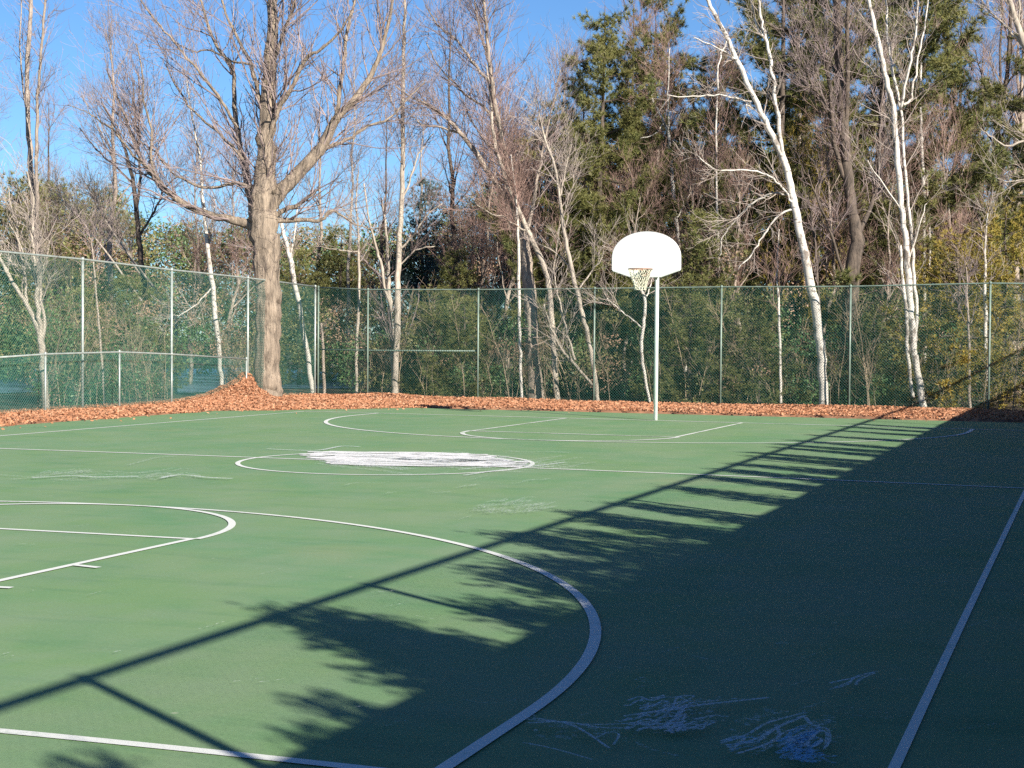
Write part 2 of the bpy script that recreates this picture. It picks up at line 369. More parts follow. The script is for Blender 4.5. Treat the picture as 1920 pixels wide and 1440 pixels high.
# bottom right
chalk('chalk_scribble', [[(1170, 1355), (1230, 1345), (1300, 1335), (1442, 1319)], [(1230, 1350), (1290, 1338), (1350, 1330), (1440, 1320)], [(1260, 1345), (1270, 1320), (1290, 1325), (1340, 1330)], [(1262, 1320), (1300, 1316), (1280, 1330), (1250, 1345)], [(1255, 1385), (1270, 1365), (1278, 1350), (1275, 1338)], [(1270, 1385), (1280, 1365), (1285, 1350)], [(1262, 1388), (1250, 1370), (1265, 1360), (1275, 1345)]] + hatch(1165, 1300, 1318, 1385, 34, -.16, 5, (20, 70)), 'chalk_thin', .016)
chalk('chalk_scribble', hatch(1140, 1330, 1325, 1382, 26, -.1, 5, (10, 40)), 'chalk_thin', .012)
chalk('chalk_scribble', [[(965, 1355), (1010, 1362), (1080, 1378), (1142, 1418)], [(975, 1362), (1020, 1366), (1075, 1374), (1130, 1410)], [(990, 1370), (1060, 1368), (1120, 1378), (1180, 1380)], [(1010, 1362), (1090, 1372), (1160, 1372), (1240, 1365)], [(1118, 1398), (1140, 1388), (1160, 1392), (1150, 1412)], [(980, 1408), (1020, 1415), (1070, 1428), (1110, 1440)]], 'chalk_thin', .014)
chalk('chalk_scribble', [[(1195, 1385), (1190, 1400), (1215, 1418), (1300, 1440)], [(870, 1325), (900, 1331), (940, 1330), (972, 1324)], [(1150, 1380), (1200, 1386), (1260, 1390), (1300, 1382)]], 'chalk_faint', .014)
chalk('chalk_dust', hatch(1180, 1340, 1322, 1382, 30, -.15, 4, (15, 60)) + hatch(1370, 1540, 1365, 1435, 40, -.35, 5, (15, 70)) + hatch(980, 1130, 1355, 1400, 14, .25, 4, (20, 70)), 'chalk_faint', .03)
blue = [[(1352, 1412), (1400, 1395), (1440, 1372), (1512, 1352)], [(1365, 1420), (1420, 1402), (1460, 1380), (1510, 1358)], [(1380, 1432), (1430, 1416), (1460, 1400), (1455, 1376)], [(1352, 1408), (1375, 1400), (1395, 1402), (1370, 1425)], [(1360, 1415), (1390, 1412), (1420, 1408), (1445, 1390)], [(1510, 1362), (1520, 1374), (1535, 1380), (1545, 1382)]]
chalk('chalk_scribble', blue, 'chalk_thin', .016)
chalk('blue_chalk_scribble', [[(1355, 1410), (1375, 1404), (1400, 1400), (1420, 1402)], [(1362, 1418), (1385, 1412), (1405, 1408), (1425, 1410)], [(1370, 1428), (1390, 1420), (1410, 1418), (1430, 1420)]] + hatch(1450, 1500, 1405, 1445, 34, -.55, 5, (25, 60)) + hatch(1460, 1540, 1420, 1445, 16, .2, 5, (15, 40)), 'chalk_blue', .02)
chalk('chalk_scribble', [[(1445, 1410), (1480, 1388), (1520, 1386), (1548, 1384), (1556, 1405), (1545, 1425)], [(1460, 1420), (1500, 1395), (1535, 1390), (1550, 1395), (1548, 1418)], [(1475, 1412), (1510, 1402), (1540, 1405), (1525, 1420), (1500, 1410)], [(1480, 1400), (1505, 1418), (1530, 1395), (1545, 1388)]], 'chalk_thin', .018)
chalk('chalk_scribble', [[(1556, 1310), (1590, 1296), (1610, 1283), (1645, 1275)], [(1565, 1308), (1590, 1300), (1600, 1290), (1635, 1277)], [(1555, 1298), (1580, 1292), (1600, 1288), (1612, 1284)], [(1605, 1302), (1608, 1294), (1625, 1284), (1640, 1278)]], 'chalk_thin', .014)
chalk('chalk_scribble', [[(1500, 1345), (1560, 1340), (1610, 1348), (1665, 1355)], [(1490, 1352), (1560, 1352), (1620, 1362), (1680, 1362)], [(1430, 1348), (1480, 1352), (1540, 1360), (1600, 1364)]], 'chalk_faint', .016)
chalk('chalk_scribble', [[(1195, 1292), (1203, 1288), (1212, 1292), (1206, 1296)], [(1455, 1222), (1465, 1220), (1478, 1223)], [(1870, 1160), (1890, 1162), (1910, 1166)], [(1885, 1060), (1905, 1061), (1920, 1064)]], 'chalk_faint', .03)

# ------------------------------------------------------------------ leaf litter
def bank_h(x, y):
    h = .006 + .02*np.clip((-9.6-x)/1.5, 0, 1)
    h = h + .10*np.exp(-((x+9.4)/1.1)**2-((y-20.1)/.8)**2) + .04*np.exp(-((x+6.2)/1.4)**2-((y-20.2)/.7)**2) + .03*np.exp(-((x-3.2)/2.5)**2-((y-20.3)/.7)**2)
    sy = np.where(y < 16.8, 1.6, .12)
    pile = .62*np.exp(-(np.abs(x+11.8)/.46)**1.6-(np.abs(y-16.8)/sy)**1.4)
    pile = pile*(1+.10*np.sin(x*9+1)*np.sin(y*5)+.05*np.sin(x*17+y*13))
    return np.maximum(h + pile + .008*np.sin(x*2.1+y*1.3)*np.sin(y*2.7-x*.7), .004)
def edge_dist(x, y):
    """how far inside the litter zone (metres, positive on the litter)"""
    wobx = .18*np.sin(y*1.9)+.12*np.sin(y*4.3+1); woby = .14*np.sin(x*1.7)+.10*np.sin(x*3.9+2)
    a = -9.5-x+wobx; b = y-15.55-.5*np.clip((x+8)/4, 0, 1)+woby; c2 = ((y-12.4)*.62 - (x+8.35)*.78) + .1*np.sin(x*5)
    return np.maximum(np.maximum(a, b), c2)
bk = MB(); xs = np.linspace(-12.9, 11.0, 160); ys = np.linspace(-4, 21.6, 170)
X, Y = np.meshgrid(xs, ys); ED = edge_dist(X, Y)
Z = np.where((ED > 0) & ~((Y > 19.6) & (X > -10.9) & (np.abs(X+9.4) > 1.4)), bank_h(X, Y)*np.clip(ED/.5, 0, 1)+.003, -.12)
idx = np.arange(X.size).reshape(X.shape); Qd = np.stack([idx[:-1, :-1], idx[:-1, 1:], idx[1:, 1:], idx[1:, :-1]], -1).reshape(-1, 4)
bk.add(np.stack([X, Y, Z], -1).reshape(-1, 3), Qd)
tag(bk.build('leaf_bank_ground', MAT['soil'], smooth=True), kind='structure')
n = 190000
x = rng.uniform(-12.6, 11, n); y = rng.uniform(-2, 20.65, n); ed = edge_dist(x, y)
far_ = (y > 19.3+.35*np.sin(x*2.3)+.25*np.sin(x*5.1+1)) & (x > -11) & ((np.abs(x+9.4) > 1.6)) & (rng.uniform(size=n) > .22)
keep = ((ed > 0) & ~far_) | ((ed > -2.5) & (rng.uniform(size=n) < .035*np.exp(ed*2.6)))
x, y, ed = x[keep], y[keep], ed[keep]
n = 9000; xp = rng.uniform(-12.5, -11.0, n); yp = rng.uniform(13.5, 16.9, n); x = np.concatenate([x, xp]); y = np.concatenate([y, yp]); ed = np.concatenate([ed, np.full(n, 1.6)])
z = np.where(ed > 0, bank_h(x, y)*np.clip(ed/.5, 0, 1), 0)+rng.uniform(.002, .03, len(x))*np.clip(ed+.4, .15, 1)
mb = MB(); ax = rng.normal(size=(len(x), 3))*np.array([1, 1, .32])
mb.cards(np.stack([x, y, z+.01], 1), rng.uniform(.04, .09, len(x)), rng.uniform(.022, .055, len(x)), ax/np.linalg.norm(ax, axis=1)[:, None], .15)
tag(mb.build('fallen_leaves', MAT['fallen']), 'orange fallen leaves banked along the foot of the fences', 'leaves', kind='stuff')

# ------------------------------------------------------------------ fences
def rail_tube(pts, r): mb = MB(); mb.tube(np.array(pts), r, 8); return mb
def wire_mesh(mb, A, B, zt0, zt1, zb, pitch=.0707, r=.0025):
    """chain link between ground points A and B: two families of diagonal wires clipped to the panel"""
    A = np.array(A, float); B = np.array(B, float); Lh = np.linalg.norm(B-A); d = (B-A)/Lh; nrm = np.array([-d[1], d[0]])
    P0, P1 = [], []
    for s, off in ((1, .003), (-1, -.003)):
        c0 = np.arange(-4.0, Lh+4.0, pitch)
        for c in c0:
            # x = c + s*(z-zb);  z from zb to top, x within [0,Lh]
            za, zc = zb, max(zt0, zt1)
            xa, xc = c, c+s*(zc-za)
            lo, hi = 0.0, 1.0
            dx = xc-xa
            for bound, sg in ((0.0, 1), (Lh, -1)):
                f0 = (xa-bound)*sg; f1 = (xc-bound)*sg
                if f0 < 0 and f1 < 0: lo = 2
                elif f0 < 0: lo = max(lo, f0/(f0-f1))
                elif f1 < 0: hi = min(hi, f0/(f0-f1))
            if hi <= lo: continue
            for k in (0, 1): pass
            x0, z0 = xa+dx*lo, za+(zc-za)*lo; x1, z1 = xa+dx*hi, za+(zc-za)*hi
            # clip to sloping top
            def top(xx): return zt0+(zt1-zt0)*xx/Lh
            if z1 > top(x1):
                m = (zt1-zt0)/Lh; den = (z1-z0) - m*(x1-x0); tt = (top(x0)-z0)/den if abs(den) > 1e-9 else 1
                if tt <= 0: continue
                tt = min(tt, 1); x1, z1 = x0+(x1-x0)*tt, z0+(z1-z0)*tt
            P0.append([*(A+d*x0+nrm*off), z0]); P1.append([*(A+d*x1+nrm*off), z1])
    P = np.stack([np.array(P0), np.array(P1)], 1); mb.twigs(P, np.full(P.shape[:2], r), 3)
def fence(name, label, posts, mat_post, mat_rail, zb, post_r=.03, rail_r=.022, mesh_off=.035, mid=None, screen=None, wire_r=.0025, cap=True):
    """posts: list of ((x,y), ztop)"""
    root = empty(name, (posts[0][0][0], posts[0][0][1], 0), label, 'fence'); org = np.array(root.location)
    rl = MB(); rl.tube(np.array([[p[0], p[1], zt] for p, zt in posts]), rail_r, 8); rl.build('top_rail', mat_rail, root, True, org)
    for p, zt in posts:
        pm = MB(); pm.tube(np.array([[p[0], p[1], zb-.2], [p[0], p[1], zt-.02]]), post_r, 8)
        if cap: pm.tube(np.array([[p[0], p[1], zt-.03], [p[0], p[1], zt+.03], [p[0], p[1], zt+.05]]), [post_r*1.25, post_r*1.25, .008], 8)
        pm.build('post', mat_post, root, True, org)
    wm = MB()
    for (p, z0), (q, z1) in zip(posts[:-1], posts[1:]): wire_mesh(wm, p, q, z0, z1, zb+.02, r=wire_r)
    wm.build('wire_mesh', MAT['wire'], root, False, org)
    if mid: rail_tube(mid, .02).build('middle_rail', mat_rail, root, True, org)
    if screen:
        sc = MB()
        for (p, z0), (q, z1) in zip(posts[:-1], posts[1:]):
            p, q = np.array(p), np.array(q); nn = 14
            t = np.linspace(0, 1, nn); base = p[None]*(1-t)[:, None]+q[None]*t[:, None]
            for off in (.05, .054):
                zt = screen - .012*np.sin(t*math.pi)
                V = np.concatenate([np.concatenate([base+np.array([off, 0]), np.full((nn, 1), -.02)], 1), np.concatenate([base+np.array([off, 0]), zt[:, None]], 1)]); i = np.arange(nn-1)
                sc.add(V, np.stack([i, i+1, i+1+nn, i+nn], 1))
        sc.build('windscreen', MAT['screen'], root, False, org)
    return root
XF, YF = -12.05, 20.9
left_px = [(155, 486), (322, 506), (465, 521)]
lp = [((XF, 3.4), 3.26), ((XF, 6.85), 3.24)]
for u, v in left_px:
    P = on_x(u, v, XF); lp.append(((XF, P[1]), P[2]))
lp.append(((XF, YF), 3.04))
fence('chain_link_fence', 'tall chain link fence with pale steel posts running along the left side of the court', lp, MAT['galv'], MAT['galv'], 0.0)
fp = [((XF+.09, YF+.02), 3.02)]
for u, v in [(690, 543), (897, 543), (1115, 541), (1353, 538), (1595, 537), (1857, 531)]:
    P = on_y(u, v, YF); fp.append(((P[0], YF), P[2]))
fp.append(((9.35, YF), 2.98))
fence('chain_link_fence', 'green chain link fence across the far end of the court behind the hoop', fp, MAT['galv_green'], MAT['galv_green'], 0.0, post_r=.026, rail_r=.018,
      mid=[on_y(600, 655, YF+.06), on_y(690, 657, YF+.06), on_y(897, 658, YF+.06)])
rf = [((9.43, yy), 3.02) for yy in np.arange(-15.22-3*2.885, 20.0, 2.885)] + [((9.43, YF), 3.0)]
fence('chain_link_fence', 'chain link fence with dark green windscreen beside the right sideline, seen by its long shadow', rf, MAT['galv'], MAT['galv'], 0.0, screen=2.247, rail_r=.033, post_r=.033, wire_r=.0013)
# the lower inner fence on the left
low_px = [(-60, 674), (85, 664), (224, 660), (322, 664), (462, 673)]
lowp = []
for u, v in low_px:
    P = on_x(u, v, XF+.35); lowp.append(((P[0], P[1]), P[2]))
fence('low_chain_link_fence', 'waist high chain link fence standing just inside the tall fence on the left', lowp, MAT['galv'], MAT['galv'], 0.0, post_r=.022, rail_r=.02)

# ------------------------------------------------------------------ basketball hoop
HX, BY = 0.11, 11.47
hoop = empty('basketball_hoop', (0.12, 12.27, 0), 'white fan shaped basketball backboard on a grey pole with orange rim and net', 'basketball hoop'); ho = np.array(hoop.location)
mb = MB(); mb.tube([[.12, 12.27, -.15], [.12, 12.27, 3.0], [.12, 12.27, 3.12], [.12, 12.22, 3.22], [.12, 12.1, 3.29], [.12, 11.9, 3.32], [.12, 11.56, 3.32]], .042, 14); mb.build('pole', MAT['pole'], hoop, True, ho)
for sx in (-1, 1):
    mb = MB(); mb.tube([[.12, 12.24, 2.80], [.12+sx*.12, 11.9, 2.95], [.12+sx*.26, 11.52, 3.02]], .018, 8); mb.build('brace', MAT['steel'], hoop, True, ho)
# fan board: straight sides, arched top, sloping lower edges
hw = .69; out = []
zs, zt, zl, zb_ = 3.17, 3.69, 2.925, 2.80
for k in range(41):
    t = math.pi*k/40; out.append((hw*math.cos(t)*(1.0), zs+(zt-zs)*math.sin(t)**.9))
out += [(-hw, zl+.03), (-hw+.02, zl), (-.30, zb_), (.30, zb_), (hw-.02, zl), (hw, zl+.03)]
out = np.array(out); mN = len(out)
def slab(outl, y0, y1, name, mat, parent, org, inset=0.012):
    mb = MB(); m = len(outl); cen = outl.mean(0)
    def ringv(y, sc): 
        p = cen+(outl-cen)*sc; return np.stack([HX+p[:, 0], np.full(m, y), p[:, 1]], 1)
    V = np.concatenate([ringv(y0, 1-inset), ringv(y0+.008, 1), ringv(y1, 1), np.array([[HX+cen[0], y0, cen[1]], [HX+cen[0], y1, cen[1]]])])
    Q = []; T = []
    for i in range(m):
        j = (i+1) % m
        for r in range(2): Q.append([r*m+i, r*m+j, (r+1)*m+j, (r+1)*m+i])
        T.append([3*m, j, i]); T.append([3*m+1, 2*m+i, 2*m+j])
    mb.add(V, Q, T); return mb.build(name, mat, parent, False, org)
board = slab(out, BY, BY+.045, 'backboard', MAT['board'], hoop, ho)
RC = np.array([HX, BY-.38, 2.945])
mb = MB(); th = np.linspace(0, 2*math.pi, 41); ring = np.stack([RC[0]+.228*np.cos(th), RC[1]+.228*np.sin(th), np.full(41, RC[2])], 1); mb.tube(ring, .010, 8, False)
mb.box((RC[0], BY-.085, RC[2]-.01), (.16, .15, .02)); mb.box((RC[0], BY-.008, RC[2]-.05), (.18, .014, .16))
for sx in (-1, 1): mb.tube([[RC[0]+sx*.06, BY-.012, RC[2]-.11], [RC[0]+sx*.10, BY-.175, RC[2]-.012]], .007, 6)
rim = mb.build('rim', MAT['rim'], hoop, False, ho)
mb = MB(); nk = 12
prof = [(.226, 0), (.195, -.09), (.165, -.18), (.130, -.27), (.112, -.34), (.110, -.40)]
Ps = []
for s in (0, 1):
    for k in range(nk):
        pts = []
        for i, (r, dz) in enumerate(prof):
            aa = 2*math.pi*(k + (.5 if (i+s) % 2 else 0))/nk
            pts.append([RC[0]+r*math.cos(aa), RC[1]+r*math.sin(aa), RC[2]+dz])
        Ps.append(pts)
Ps = np.array(Ps); mb.twigs(Ps, np.full(Ps.shape[:2], .0065), 5); mb.build('net', MAT['net'], hoop, False, ho)

# ------------------------------------------------------------------ tree growing
def resample(P, Rr, K):
    P = np.asarray(P, float); n = len(P); t = np.linspace(0, n-1, K); i = np.clip(t.astype(int), 0, n-2); f = (t-i)
    return P[i]*(1-f)[:, None]+P[i+1]*f[:, None], Rr[i]*(1-f)+Rr[i+1]*f
def spawn(PP, RR, n, lr, ang, trop, K=5, tmin=.2, rk=.5, rmin=.003, rmax=9, taper=.35, wig=.12, tpow=1.0, shrink=.35):
    """n children on the parent polylines PP (N,K,3): returns child polylines and radii"""
    if n < 1: return np.zeros((0, K, 3)), np.zeros((0, K))
    Nn, Kp, _ = PP.shape
    Ls = np.linalg.norm(np.diff(PP, axis=1), axis=2).sum(1); pi = rng.choice(Nn, n, p=Ls/Ls.sum())
    t = tmin+(1-tmin)*rng.uniform(size=n)**tpow; x = t*(Kp-1); i = np.clip(x.astype(int), 0, Kp-2); f = (x-i)
    A = PP[pi, i]; B = PP[pi, i+1]; p = A+(B-A)*f[:, None]; T = B-A; T /= np.linalg.norm(T, axis=1)[:, None]+1e-9
    r = RR[pi, i]*(1-f)+RR[pi, i+1]*f
    perp = np.cross(T, rng.normal(size=(n, 3))); perp /= np.linalg.norm(perp, axis=1)[:, None]+1e-9
    a = np.radians(rng.uniform(*ang, n))[:, None]; d = T*np.cos(a)+perp*np.sin(a); d[:, 2] += trop*.5; d /= np.linalg.norm(d, axis=1)[:, None]
    L = rng.uniform(*lr, n)*(1-shrink*t)
    r0 = np.clip(r*rk*rng.uniform(.7, 1.2, n), rmin, rmax)
    s = np.linspace(0, 1, K)
    C = p[:, None]+d[:, None]*(s[None, :, None]*L[:, None, None])
    C[:, :, 2] += trop*.35*(s[None]**2)*L[:, None]
    w = rng.normal(size=(n, K, 3))*wig; w[:, 0] = 0; w = np.cumsum(w, 1)*L[:, None, None]*.5/K*2
    C = C+w
    Rr = r0[:, None]*(1-(1-taper)*s[None]); Rr = np.maximum(Rr, rmin*.7)
    return C, Rr
def catmull(P, sub=4):
    P = np.asarray(P, float); n = len(P)
    if n < 3: return np.linspace(P[0], P[-1], sub+1)
    return smooth_nd(P, (n-1)*sub+1)
def smooth_nd(pts, n):
    t = np.linspace(0, len(pts)-1, n); i = np.clip(t.astype(int), 0, len(pts)-2); f = (t-i)[:, None]
    p0 = pts[np.clip(i-1, 0, len(pts)-1)]; p1 = pts[i]; p2 = pts[i+1]; p3 = pts[np.clip(i+2, 0, len(pts)-1)]
    return .5*((2*p1)+(-p0+p2)*f+(2*p0-5*p1+4*p2-p3)*f*f+(-p0+3*p1-3*p2+p3)*f**3)
def traced_tree(name, label, cat, d, stems, bark, twigmat, n2, n3, n4=0, l2=(.7, 2.2), l3=(.35, 1.1), l4=(.2, .55), trop=.45, spread=1.0, tmin=.15, group=None, main_twigs=True, bumpy=.045, r2=.014, wf=.76, epi=0):
    base = gnd(*[(u, v) for u, v, w in stems[0]][0]) if False else at(stems[0][0][0], stems[0][0][1], d)
    root = empty(name, (base[0], base[1], 0), label, cat, group); org = np.array([base[0], base[1], 0.0])
    tr = MB(); PP, RR = [], []
    for si, st in enumerate(stems):
        a = np.array(st, float); px = catmull(a, 4)
        m = len(px); t = np.linspace(0, 1, m)
        sl = np.linalg.norm(np.diff(a[:, :2], axis=0), axis=1).sum()*d/F
        dep = 0 if si == 0 else rng.uniform(-1, 1)*.33*sl*spread
        w = np.maximum(px[:, 2]*wf*(.86 if si else 1), 1.1)
        P = np.array([at(u, v, d+dep*tt) for (u, v), tt in zip(px[:, :2], t)]); rad = w/2*(d+dep*t)/F
        jit = rng.normal(size=P.shape)*(rad[:, None]*.07+(.006 if si == 0 else .013 if rad.max() < .12 else .008)); jit[0] = 0; P = P+jit
        if si == 0 and P[0, 2] > -.1: P = np.concatenate([[P[0]*[1, 1, 0]+[0, 0, -.15]], P]); rad = np.concatenate([[rad[0]*1.15], rad])
        k = 30 if rad.max() > .25 else 18 if rad.max() > .12 else 9
        tr.tube(P, rad, k, True, bumpy)
        if si == 0: tp, trd = P[:len(P)*2//3], rad[:len(P)*2//3]
        p, r = resample(P, rad, 14)
        if si > 0 or main_twigs:
            if si == 0:   # twigs only from the upper part of a trunk
                q, rr = resample(P[len(P)//2:], rad[len(P)//2:], 14); PP.append(q); RR.append(rr)
            else: PP.append(p); RR.append(r)
    tr.build('trunk', MAT[bark], root, True, org)
    PP = np.array(PP); RR = np.array(RR); cr = MB()
    C2, R2 = spawn(PP, RR, n2, l2, (25, 60), trop, 6, tmin, .45, .006, r2, .35, .16)
    if epi:
        q, rr = resample(tp, trd, 14); Ce, Re = spawn(q[None], rr[None], epi, (.35, 1.3), (35, 75), .2, 6, .42, .1, .005, .011, .4, .25, .7)
        C2 = np.concatenate([C2, Ce]); R2 = np.concatenate([R2, Re]); n3 = n3+epi*7
    cr.twigs(C2, R2, 4)
    if n3:
        both = C2; C3, R3 = spawn(both, R2, n3, l3, (25, 60), trop*.7, 5, .15, .6, .0045, .009, .5, .16); cr.twigs(C3, R3, 3)
        if n4:
            C4, R4 = spawn(C3, R3, n4, l4, (25, 60), trop*.5, 4, .15, .7, .0035, .006, .7, .15); cr.twigs(C4, R4, 3)
    cr.build('crown', MAT[twigmat], root, False, org)
    return root

# --- the big maple
traced_tree('maple_tree', 'huge bare maple with thick furrowed trunk and spreading limbs beside the leaf pile', 'tree', 40.6, [
    [(500, 762, 76), (500, 735, 63), (500, 700, 58), (503, 640, 56), (501, 590, 60), (505, 550, 57), (500, 490, 62), (497, 435, 68), (494, 395, 66), (495, 360, 57), (497, 320, 47), (500, 260, 40), (504, 180, 34), (508, 100, 28), (512, 10, 22), (515, -80, 14), (520, -180, 6)],
    [(500, 446, 34), (472, 424, 29), (442, 414, 23), (400, 404, 20), (352, 386, 17), (312, 360, 15), (290, 335, 13), (270, 308, 11), (250, 262, 9), (235, 220, 7), (215, 170, 5), (200, 130, 3)],
    [(312, 360, 10), (285, 320, 8), (255, 298, 7), (228, 262, 6), (200, 235, 5), (160, 210, 3), (125, 195, 2)],
    [(292, 335, 8), (283, 290, 7), (284, 240, 6), (270, 190, 5), (268, 140, 4), (255, 80, 3)],
    [(497, 425, 26), (478, 390, 22), (466, 350, 20), (456, 300, 17), (446, 250, 15), (440, 200, 13), (436, 130, 10), (402, 80, 8), (380, 10, 6), (365, -60, 4)],
    [(445, 240, 9), (415, 190, 8), (385, 150, 7), (352, 110, 6), (318, 68, 5), (285, 30, 4), (255, -20, 3)],
    [(496, 372, 14), (474, 352, 11), (442, 343, 9), (402, 352, 8), (362, 345, 7), (322, 322, 5), (290, 285, 4), (262, 262, 3)],
    [(496, 405, 38), (522, 365, 38), (560, 323, 34), (600, 282, 30), (628, 228, 24), (660, 192, 18), (690, 150, 15), (712, 100, 12), (730, 40, 9), (742, -30, 7), (750, -110, 4)],
    [(630, 225, 13), (639, 160, 11), (646, 100, 9), (652, 50, 8), (668, -10, 6), (680, -80, 4)],
    [(600, 280, 11), (650, 262, 9), (690, 235, 7), (730, 222, 5), (770, 180, 4), (800, 150, 3)],
    [(502, 418, 18), (526, 398, 15), (556, 385, 12), (588, 362, 9), (600, 352, 5)],
    [(502, 424, 20), (530, 414, 16), (570, 412, 12), (602, 414, 10), (622, 396, 8), (640, 404, 6), (668, 422, 4), (700, 430, 3)],
    [(500, 300, 18), (496, 250, 15), (488, 190, 13), (470, 120, 10), (440, 60, 8), (420, 15, 6), (398, -50, 4)],
    [(500, 300, 18), (510, 245, 15), (524, 200, 14), (545, 168, 12), (572, 112, 10), (605, 90, 8), (640, 55, 6), (660, 20, 4)],
    [(506, 130, 12), (535, 55, 10), (560, -15, 7), (580, -80, 4)],
    [(470, 120, 7), (435, 115, 6), (395, 95, 5), (360, 95, 4), (320, 75, 3)],
    [(456, 300, 9), (425, 262, 8), (395, 235, 7), (360, 205, 6), (335, 170, 5), (310, 120, 3)],
], 'bark_maple', 'twig', 360, 2200, 2800, (.8, 2.8), (.4, 1.2), (.2, .6), .5, 1.0, .12, None, True, .05, .024, .80, 90)

# --- left side
traced_tree('forked_tree', 'pale forked tree with many splayed stems behind the fence at the far left', 'tree', 32.3, [
    [(87, 788, 19), (84, 720, 17), (78, 660, 17), (73, 620, 16), (50, 572, 11), (25, 530, 9), (0, 487, 8), (-30, 440, 6)],
    [(76, 632, 14), (72, 580, 13), (68, 530, 11), (65, 480, 9), (60, 430, 7), (62, 370, 5), (50, 320, 4)],
    [(80, 641, 11), (84, 600, 10), (76, 560, 8), (76, 520, 7), (86, 488, 5), (95, 450, 3)],
    [(50, 572, 8), (47, 520, 7), (38, 460, 6), (25, 400, 4), (15, 350, 3)],
    [(68, 530, 6), (50, 490, 5), (30, 440, 4), (15, 420, 3)],
], 'bark_pale', 'twig_pale', 60, 350, 500, (.5, 1.4), (.3, .7), (.15, .4))
traced_tree('twin_stem_tree', 'tall slender tree with two parallel stems rising high above the left fence', 'tree', 48, [
    [(82, 720, 20), (79, 620, 19), (75, 520, 17), (67, 430, 16), (59, 330, 14), (53, 230, 12), (51, 140, 11), (55, 60, 10), (60, -20, 8), (62, -120, 5)],
    [(68, 425, 11), (69, 300, 10), (70, 200, 9), (76, 120, 8), (82, 40, 7), (86, -60, 5)],
    [(53, 230, 6), (42, 150, 5), (38, 70, 4), (42, -10, 3)],
], 'bark_grey', 'twig', 60, 300, 450, (.6, 1.6))
traced_tree('sapling', 'thin leaning grey sapling between the first two fence posts on the left', 'tree', 34.4, [
    [(198, 778, 6), (193, 700, 6), (187, 620, 6), (181, 560, 5), (176, 500, 4), (172, 450, 2)]], 'bark_grey', 'twig', 14, 60, 60, (.3, .9))
traced_tree('dark_tree', 'dark crooked bare tree between the twin stem tree and the big maple', 'tree', 47, [
    [(288, 700, 15), (284, 620, 14), (272, 540, 14), (265, 490, 13), (260, 440, 13), (257, 400, 12), (250, 345, 10), (240, 300, 8), (226, 258, 6), (208, 225, 4), (190, 190, 3)],
    [(258, 400, 9), (262, 330, 7), (258, 260, 6), (250, 200, 5), (252, 150, 3)],
    [(262, 440, 7), (290, 395, 6), (305, 360, 5), (330, 330, 3)],
    [(250, 345, 6), (215, 310, 5), (180, 280, 4), (150, 240, 3)]], 'bark_dark', 'twig', 90, 500, 700, (.7, 1.8))
for k, (lab, pts) in enumerate((
    ('pinkish brush stem leaning left above the left fence, longest of the leaning stems', [(318, 640, 7), (262, 560, 6), (205, 480, 5), (150, 410, 4), (105, 360, 3)]),
    ('pinkish brush stem leaning left across the dark crooked tree', [(330, 600, 7), (290, 540, 6), (235, 470, 5), (190, 400, 4), (165, 350, 3)]),
    ('pale broken stem leaning right behind the third left fence panel', [(300, 560, 7), (280, 530, 6), (255, 505, 5), (240, 470, 5), (215, 430, 3)]),
)):
    traced_tree('leaning_stem', lab, 'tree', 45+k, [pts], 'bark_pale', 'twig_pale', 45, 260, 300, (.5, 1.5), (.3, .8), (.2, .4))
traced_tree('birch_tree', 'slim white birch just left of the big maple', 'tree', 41.6, [
    [(418, 752, 11), (413, 690, 11), (409, 640, 12), (402, 580, 12), (397, 520, 12), (390, 470, 11), (385, 420, 9), (379, 360, 7), (374, 290, 5), (360, 220, 4), (350, 150, 3)],
    [(397, 540, 5), (370, 570, 4), (340, 590, 3), (325, 590, 2)], [(390, 470, 5), (400, 420, 4), (402, 370, 3)]], 'birch', 'twig_pale', 40, 220, 260, (.4, 1.2))
traced_tree('birch_tree', 'white birch leaning left just right of the big maple', 'tree', 43.6, [
    [(588, 750, 13), (581, 700, 13), (572, 640, 13), (562, 580, 13), (553, 530, 13), (545, 485, 13), (533, 440, 9), (524, 400, 5), (512, 350, 3)],
    [(545, 490, 6), (552, 440, 5), (560, 380, 3)]], 'birch', 'twig_pale', 18, 80, 80, (.4, 1.0))
traced_tree('snag', 'short dead broken trunk right of the leaning birch', 'tree', 43.8, [[(609, 754, 8), (607, 690, 8), (605, 640, 7), (602, 606, 6)]], 'bark_grey', 'twig', 5, 12, 0, (.2, .4))
traced_tree('sapling', 'straight grey sapling between the dead stub and the twin birch', 'tree', 44.2, [
    [(669, 742, 8), (668, 680, 8), (670, 620, 8), (673, 560, 7), (673, 500, 7), (672, 440, 5), (668, 380, 4), (672, 320, 3)], [(673, 470, 4), (640, 470, 3), (600, 462, 2)]], 'bark_pale', 'twig_pale', 26, 120, 160, (.4, 1.2))
